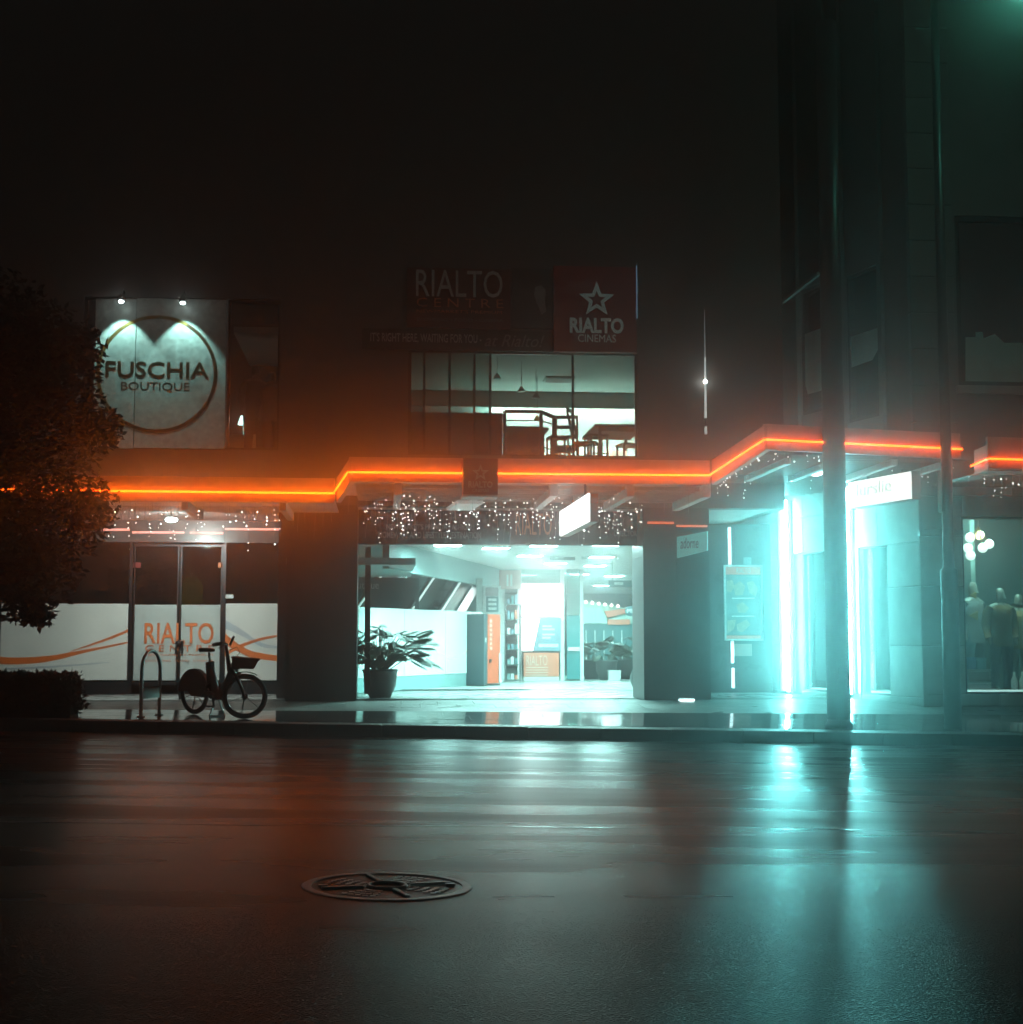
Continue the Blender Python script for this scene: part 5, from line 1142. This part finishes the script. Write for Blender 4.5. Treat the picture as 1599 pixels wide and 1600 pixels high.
icicles('white icicle lights under the far right canopy fragment', [P(1505, 742, 21.3), P(1620, 742, 21.3)], .1, .08, .5, .45, 36, .75)

# glowing rod standing in for the glint on a glass edge
p = FP.at(1100, 598, -.12)
t = thing('facade_glint_rod', 'slim vertical glowing rod with bright knob, a made-up glint on the dark upper facade', 'lamp', (p.x, p.y, FP.hit(1101, 680)[1]))
zA, zB, zC, zD, zE = [FP.hit(1100, y)[1] for y in (486, 560, 655, 668, 680)]
m = MB(); m.tube([(p.x, p.y, zB), (p.x, p.y, zA)], [.016,.004], 8); m.build('tip', mat('rod_glint_dim', (.6,.6,.6), .3, noise=0, emit=(.75,.85,.85), es=.16, sample=False), t)
m = MB(); m.tube([(p.x, p.y, zC), (p.x, p.y, zB)], [.022,.016], 8); m.build('glint_rod', mat('rod_glint', (.6,.6,.6), .3, noise=0, emit=(.85,1,.95), es=.55, sample=False), t)
m = MB(); m.ball(p, .035, 10, 8); m.build('bulb', emis('knob', (.95,1,.92), 26), t)
m = MB(); m.tube([(p.x, p.y, zE), (p.x, p.y, zD)], .024, 8); m.build('glint_foot', 'rod_glint', t)
m = MB(); m.bar((p.x, p.y, zC-.02), (p.x, YF, zC-.02), .03); m.tube([(p.x, p.y, zD), (p.x, p.y, zC)], .012, 6); m.build('bracket', 'dark_metal', t)

# ================================================================== POLES
mat('pole_paint', (.06,.075,.075), .4, .3, noise=.2, nscale=6)
b = P(1312, 1150, 20.78); zb7 = gz(b.x, 20.78)
t = thing('thick_pole', 'thick dark round pole at the kerb between the two light tubes', 'pole', (b.x, 20.78, zb7))
m = MB(); m.lathe((b.x, 20.78, zb7), [(.17,0),(.168,2.5),(.16,5),(.15,10.5)], 24); m.build('shaft', 'pole_paint', t)
m = MB(); m.lathe((b.x, 20.78, zb7), [(.20,0),(.20,.05),(.175,.08),(.1705,.12)], 24); m.build('base_collar', 'pole_paint', t)
m = MB(); m.box(b.x-.06, b.x+.06, 20.78-.173, 20.78-.12, zb7+.5, zb7+.85); m.build('access_hatch', 'pole_paint', t)
b = P(1490, 1146, 20.80); zb7 = gz(b.x, 20.80); zsw = YP(20.8).hit(1483, 890)[1]; zlamp = YP(20.8).hit(1457, -40)[1]
t = thing('street_lamp', 'slender stepped street lamp post at the kerb, right of the lit shop sign', 'street lamp', (b.x, 20.8, zb7))
m = MB(); m.lathe((b.x, 20.8, zb7), [(.125,0),(.122,zsw-zb7-.05),(.118,zsw-zb7),(.082,zsw-zb7+.03),(.078,5),(.06,zlamp-zb7)], 20); m.build('post', 'pole_paint', t)
m = MB(); m.box(b.x-.11, b.x-.075, 20.72, 20.88, YP(20.8).hit(1470, 800)[1], YP(20.8).hit(1470, 735)[1]); m.build('fixing_band', 'pole_paint', t)
lh = P(1604, -28, 19.6)
m = MB(); m.tube([(b.x, 20.8, zlamp-.05), (b.x+.2, 20.7, zlamp+.25), (lh.x-.2, 19.8, lh.z+.32), (lh.x, 19.6, lh.z+.12)], .04, 8); m.build('arm', 'pole_paint', t)
m = MB(); m.lathe(lh, [(.20,0),(.19,.06),(.08,.13)], 18); m.build('lamp_head', 'pole_paint', t)
m = MB(); m.lathe(lh, [(.10,-.07),(.17,-.03),(.18,-.001)], 18); m.build('lens', emis('street_lens', (.14,.78,.55), 50), t)
# bicycle hoop
hp0 = P(220, 1121, 20.95); hp1 = P(249, 1113, 21.45)
t = thing('bicycle_stand', 'upside-down U shaped steel bicycle stand left of the bicycle', 'bicycle stand', (*hp0.xy, gz(*hp0.xy)))
zt8 = gz(*hp0.xy)+.92; h0, h1 = Vector((*hp0.xy, gz(*hp0.xy))), Vector((*hp1.xy, gz(*hp1.xy))); rr = (hp1.xy-hp0.xy).length/2; dv = Vector((*(hp1.xy-hp0.xy).normalized(), 0)); cc = Vector((*((hp0.xy+hp1.xy)/2), zt8-rr))
m = MB(); m.tube([h0, Vector((h0.x, h0.y, zt8-rr))]+[cc-dv*rr*math.cos(math.pi*k/12)+Vector((0,0,rr*math.sin(math.pi*k/12))) for k in range(1, 12)]+[Vector((h1.x, h1.y, zt8-rr)), h1], .026, 10); m.build('hoop', 'galvanised', t)
for h in (h0, h1): m = MB(); m.lathe(h, [(.06,0),(.06,.012),(.028,.02)], 14); m.build('base_plate', 'galvanised', t)
m = MB(); m.bar(h0+Vector((0,0,.33)), h1+Vector((0,0,.33)), .03, .16); m.build('cross_plate', 'galvanised', t)

# ================================================================== BICYCLE
fw_ = P(383, 1121, 20.85); rw_ = P(303, 1112, 21.66)
fwd = (fw_-rw_); fwd.z = 0; wb = 1.12; ang = math.atan2(fwd.y, fwd.x)
c = (fw_+rw_)/2; base = Vector((c.x, c.y, gz(c.x, c.y)))
t = thing('bicycle', 'dark step-through hire bicycle with front basket parked by the kerb', 'bicycle', base)
MZ = Matrix.Rotation(ang, 3, 'Z'); STEER = -ang+.05
RW = .315; gzf, gzr = gz(fw_.x, fw_.y), gz(rw_.x, rw_.y)
def L_(x, y, z): 
    k = (x+wb/2)/wb; v = MZ @ Vector((x, y, 0)); return Vector((base.x+v.x, base.y+v.y, gzr*(1-k)+gzf*k+z))
FH = wb/2
def S_(x, y, z):  # point in the steered front assembly (x forward from the front hub)
    ax = FH; cs, sn = math.cos(STEER), math.sin(STEER); return L_(ax + (x*cs-y*sn), x*sn+y*cs, z)
for nm, fn in (('rear', lambda x, y, z: L_(-wb/2+x, y, z)), ('front', S_)):
    ctr = fn(0,0,RW); ax = (fn(0,1,RW)-fn(0,0,RW))
    m = MB(); m.ring(ctr, ax, RW-.026, .026, 40, 8); wh = m.build('tyre', 'rubber', t)
    m = MB(); m.ring(ctr, ax, RW-.06, .014, 40, 6); m.build('rim', 'dark_metal', wh)
    m = MB(); m.tube([fn(0,-.05,RW), fn(0,.05,RW)], .045, 12); m.build('hub', 'dark_metal', wh)
    for k in range(6):
        a = k*math.pi/3+.35; m = MB(); m.bar(fn(math.cos(a)*.04, .012, RW+math.sin(a)*.04), fn(math.cos(a)*(RW-.065), 0, RW+math.sin(a)*(RW-.065)), .016, .008); m.build('spoke', 'galvanised', wh)
    m = MB(); rg = (20, 200) if nm == 'rear' else (60, 165); n = 12
    for i in range(n):
        a, b = R(rg[0]+(rg[1]-rg[0])*i/n), R(rg[0]+(rg[1]-rg[0])*(i+1)/n); r0, r1 = RW+.018, RW+.030
        m.hexa([fn(math.cos(a)*r0,-.035,RW+math.sin(a)*r0), fn(math.cos(a)*r0,.035,RW+math.sin(a)*r0), fn(math.cos(b)*r0,.035,RW+math.sin(b)*r0), fn(math.cos(b)*r0,-.035,RW+math.sin(b)*r0),
                fn(math.cos(a)*r1,-.035,RW+math.sin(a)*r1), fn(math.cos(a)*r1,.035,RW+math.sin(a)*r1), fn(math.cos(b)*r1,.035,RW+math.sin(b)*r1), fn(math.cos(b)*r1,-.035,RW+math.sin(b)*r1)])
    m.build('mudguard', 'black_plastic', t)
mat('bike_paint', (.018,.018,.024), .35, .2, noise=.15)
bb = (-.06, 0, .30); ht = (FH-.20, 0, .82); hb_ = (FH-.13, 0, .62)
m = MB(); m.tube([L_(*ht), L_(FH-.22,0,.72), L_(FH-.36,0,.48), L_(.06,0,.33), L_(*bb)], [.045,.065,.075,.07,.06], 10)
m.tube([L_(*bb), L_(-.12,0,.45), L_(-.21,0,.72)], [.05,.055,.045], 10)
m.tube([L_(-.14,0,.48), L_(-.30,0,.40), L_(-wb/2,0,RW)], [.04,.035,.03], 8); m.tube([L_(*bb), L_(-wb/2,0,RW)], [.05,.035], 8); m.build('frame', 'bike_paint', t)
m = MB(); m.hexa([L_(-.235,-.05,.46), L_(-.135,-.05,.46), L_(-.135,.05,.46), L_(-.235,.05,.46), L_(-.28,-.045,.76), L_(-.17,-.045,.78), L_(-.17,.045,.78), L_(-.28,.045,.76)]); m.build('battery', 'black_plastic', t, bevel=.015)
m = MB(); m.tube([L_(-.215,0,.74), L_(-.25,0,.90)], .018, 8); m.build('seat_post', 'steel', t)
m = MB(); m.hexa([L_(-.38,-.085,.90), L_(-.14,-.025,.915), L_(-.14,.025,.915), L_(-.38,.085,.90), L_(-.39,-.09,.965), L_(-.12,-.02,.955), L_(-.12,.02,.955), L_(-.39,.09,.965)]); m.build('saddle', 'rubber', t, bevel=.018)
for s in (-1, 1):  # skirt guards over the rear wheel
    m = MB(); n = 10; arc = [(math.cos(R(15+165*i/n)), math.sin(R(15+165*i/n))) for i in range(n+1)]
    pts = [L_(-wb/2+ca_*(RW+.015), s*.045, RW+sa_*(RW+.015)) for ca_, sa_ in arc] + [L_(-wb/2-.10, s*.045, RW+.02), L_(-wb/2-.02, s*.045, RW-.05), L_(-wb/2+.2, s*.045, RW-.05)]
    pts2 = [q+(L_(0,1,0)-L_(0,0,0))*.006*s for q in pts]; k = len(pts)
    f = tuple(range(k)) if s < 0 else tuple(reversed(range(k)))
    m.pts(pts+pts2, [f, tuple(reversed([i+k for i in f]))]+[(i, (i+1)%k, k+(i+1)%k, k+i) for i in range(k)]); m.build('skirt_guard', 'black_plastic', t)
m = MB(); m.box(0,.001,0,.001,0,.001); m = MB(); m.hexa([L_(-wb/2-.02,.05,RW-.06), L_(.06,.05,.22), L_(.06,.075,.22), L_(-wb/2-.02,.075,RW-.06), L_(-wb/2-.02,.05,RW+.06), L_(.06,.05,.40), L_(.06,.075,.40), L_(-wb/2-.02,.075,RW+.06)]); m.build('chain_guard', 'black_plastic', t)
m = MB(); m.tube([L_(-.06,-.09,.30), L_(-.06,.09,.30)], .03, 8); m.bar(L_(-.06,-.085,.30), L_(-.02,-.085,.15), .02); m.bar(L_(-.06,.085,.30), L_(-.10,.085,.45), .02); m.build('crank', 'dark_metal', t)
for s, q in ((-1, (-.02,.15)), (1, (-.10,.45))):
    m = MB(); p = L_(q[0], s*.14, q[1]); m.bar(L_(q[0]-.05, s*.14, q[1]), L_(q[0]+.05, s*.14, q[1]), .08, .022); m.build('pedal', 'black_plastic', t)
m = MB()
for s in (-1, 1): m.tube([L_(-.06, s*.03, .26), L_(-.05, s*.07, .14), L_(-.04, s*.13, .02)], .013, 6)
m.bar(L_(-.04,-.14,.012), L_(-.04,.14,.012), .022); m.build('kickstand', 'steel', t)
m = MB(); m.tube([S_(-.215,0,.66), S_(-.235,0,.80), S_(-.27,0,1.02)], [.035,.03,.022], 8); m.build('stem', 'dark_metal', t)
for s in (-1, 1): m = MB(); m.tube([S_(0, s*.055, RW), S_(-.12, s*.06, .60), S_(-.20, s*.02, .70)], [.016,.022,.03], 8); m.build('fork_blade', 'bike_paint', t)
m = MB(); m.tube([S_(-.42,-.28,1.03), S_(-.30,-.24,1.05), S_(-.26,-.1,1.03), S_(-.27,0,1.02), S_(-.26,.1,1.03), S_(-.30,.24,1.05), S_(-.42,.28,1.03)], .016, 8); hbr = m.build('handlebar', 'dark_metal', t)
for s in (-1, 1):
    m = MB(); m.tube([S_(-.44, s*.285, 1.028), S_(-.33, s*.252, 1.045)], .024, 8); m.build('grip', 'rubber', hbr)
    m = MB(); m.bar(S_(-.30, s*.22, 1.03), S_(-.36, s*.20, .98), .014); m.build('brake_lever', 'dark_metal', hbr)
m = MB(); m.bar(S_(-.22,0,1.02), S_(-.16,0,1.15), .09, .03); m.build('phone_holder', 'black_plastic', t)
def bk(x, w0, z): return [S_(x, -w0, z), S_(x, w0, z)]
m = MB(); x0, x1, x2, x3 = -.17, .12, -.18, .19; z0, z1 = .70, .86
bot = [S_(x0,-.13,z0), S_(x1,-.13,z0), S_(x1,.13,z0), S_(x0,.13,z0)]; top = [S_(x2,-.17,z1), S_(x3,-.17,z1-.03), S_(x3,.17,z1-.03), S_(x2,.17,z1)]
m.pts(bot+top, [(3,2,1,0),(0,1,5,4),(1,2,6,5),(2,3,7,6),(3,0,4,7),(0,1,2,3),(4,5,1,0),(5,6,2,1),(6,7,3,2),(7,4,0,3)])
m.build('basket', 'black_plastic', t)
m = MB(); [m.tube([top[i], top[(i+1)%4]], .012, 6) for i in range(4)]; m.build('basket_rim', 'black_plastic', t)
m = MB(); m.tube([S_(-.22,0,.95), S_(-.12,.03,1.0), S_(-.08,.03,.92), S_(-.15,0,.84)], .005, 5); m.build('cable', 'black_plastic', t)
m = MB(); m.box(0,1,0,1,0,1); p = S_(-.08,0,.62); m = MB(); m.ball(p, .035, 10, 6); m.build('front_lamp', 'letter_dim', t)

# ================================================================== TREE AND HEDGE
def leaves(mb, c, n, size, rnd, ok=lambda p: True, rad=(1,1,1)):
    c = Vector(c)
    for _ in range(n):
        d = Vector((rnd.gauss(0,1), rnd.gauss(0,1), rnd.gauss(0,1))).normalized()*(rnd.random()**.45)
        p = c + Vector((d.x*rad[0], d.y*rad[1], d.z*rad[2]))
        if not ok(p): continue
        u = Vector((rnd.gauss(0,1), rnd.gauss(0,1), rnd.gauss(0,.6))).normalized(); w = u.orthogonal().normalized(); w.rotate(Matrix.Rotation(rnd.uniform(0, 6.28), 3, u)); s = size*rnd.uniform(.6,1.3)
        mb.pts([p, p+u*s*.5+w*s*.22, p+u*s, p+u*s*.5-w*s*.22], [(0,1,2,3)])
rnd = random.Random(5); TY = 20.9
tb = Vector((P(-150, 1000, TY).x, TY, gz(P(-150,1000,TY).x, TY)))
tr = thing('street_tree', 'dark leafy street tree overhanging the left edge of the picture', 'tree', tb)
m = MB(); m.tube([tb, tb+Vector((.05,0,1.2)), tb+Vector((.15,.05,2.4)), tb+Vector((.35,.05,3.6)), tb+Vector((.6,0,5.0))], [.17,.14,.12,.10,.05], 12)
clumps = [(-60,640,150,20.9),(40,560,105,20.8),(88,600,66,20.7),(20,690,130,20.8),(95,560,62,20.9),(132,668,58,20.7),(165,672,30,20.75),(60,780,100,20.8),(110,815,62,20.9),(145,790,42,21.0),(20,860,85,20.8),(70,890,60,20.9),(45,945,38,20.8),(-40,800,120,20.8),(50,515,62,21.0),(125,540,40,21.0),(-20,500,90,20.9),(60,960,22,20.8),(10,925,45,20.8)]
lf = MB()
for (px, py, rp, Y) in clumps:
    c = YP(Y).at(px, py); rad = rp*Y/F
    m.tube([tb+Vector((.2,.05,2.6+min(2, max(0, c.z-3.6)))), tb.lerp(c, .6)+Vector((0,0,c.z*.25)), c], [.05,.035,.012], 6)
    leaves(lf, c, int(620*(rad/.6)**2)+200, .12, rnd, rad=(rad, rad*.85, rad))
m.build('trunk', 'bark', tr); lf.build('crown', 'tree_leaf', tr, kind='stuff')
h0 = P(128, 1090, 20.75)
hd_ = thing('clipped_hedge', 'low dark clipped hedge at the kerb, lower left corner', 'hedge', (h0.x-1, 20.95, gz(h0.x-1, 20.95)))
m = MB(); rnd = random.Random(8); ztop = YP(20.8).hit(60, 1053)[1]; zg = gz(h0.x-1, 20.9)
for _ in range(16000):
    p = Vector((h0.x-rnd.random()**1*3.2, 20.55+rnd.random()*.75, zg+(ztop-zg)*rnd.random()**.6))
    f = (p.z-zg)/(ztop-zg); 
    if p.x > h0.x-.06*rnd.random()-.12*f*f: continue
    if .1 < f < .9 and 20.65 < p.y < 21.2 and p.x < h0.x-.15 and rnd.random() < .75: continue
    u = Vector((rnd.gauss(0,1), rnd.gauss(0,1), rnd.gauss(.4,.8))).normalized(); w = u.orthogonal().normalized(); w.rotate(Matrix.Rotation(rnd.uniform(0,6.28), 3, u)); s = .07*rnd.uniform(.6,1.4)
    m.pts([p, p+u*s*.5+w*s*.25, p+u*s, p+u*s*.5-w*s*.25], [(0,1,2,3)])
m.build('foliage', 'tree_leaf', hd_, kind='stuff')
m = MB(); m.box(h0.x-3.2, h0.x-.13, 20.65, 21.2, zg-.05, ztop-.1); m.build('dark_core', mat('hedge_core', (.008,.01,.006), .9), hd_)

# ================================================================== ADDED MIST FOR THE LENS GLOW
hm = bpy.data.materials.new('haze'); hm.use_nodes = True; nt = hm.node_tree; nt.nodes.remove(nt.nodes['Principled BSDF'])
pv = nt.nodes.new('ShaderNodeVolumePrincipled'); pv.inputs['Color'].default_value = (.95,.97,.98,1); pv.inputs['Density'].default_value = HAZE_DENSITY; pv.inputs['Anisotropy'].default_value = HAZE_G
nt.links.new(pv.outputs[0], nt.nodes['Material Output'].inputs['Volume']); MATS['haze'] = hm
m = MB(); m.box(-46, 46, -13, 60, -2.4, 16); hz_o = m.build('haze', 'haze', kind='stuff'); hz_o['label'] = 'thin added mist standing in for lens glow around the lights'; hz_o['category'] = 'haze'
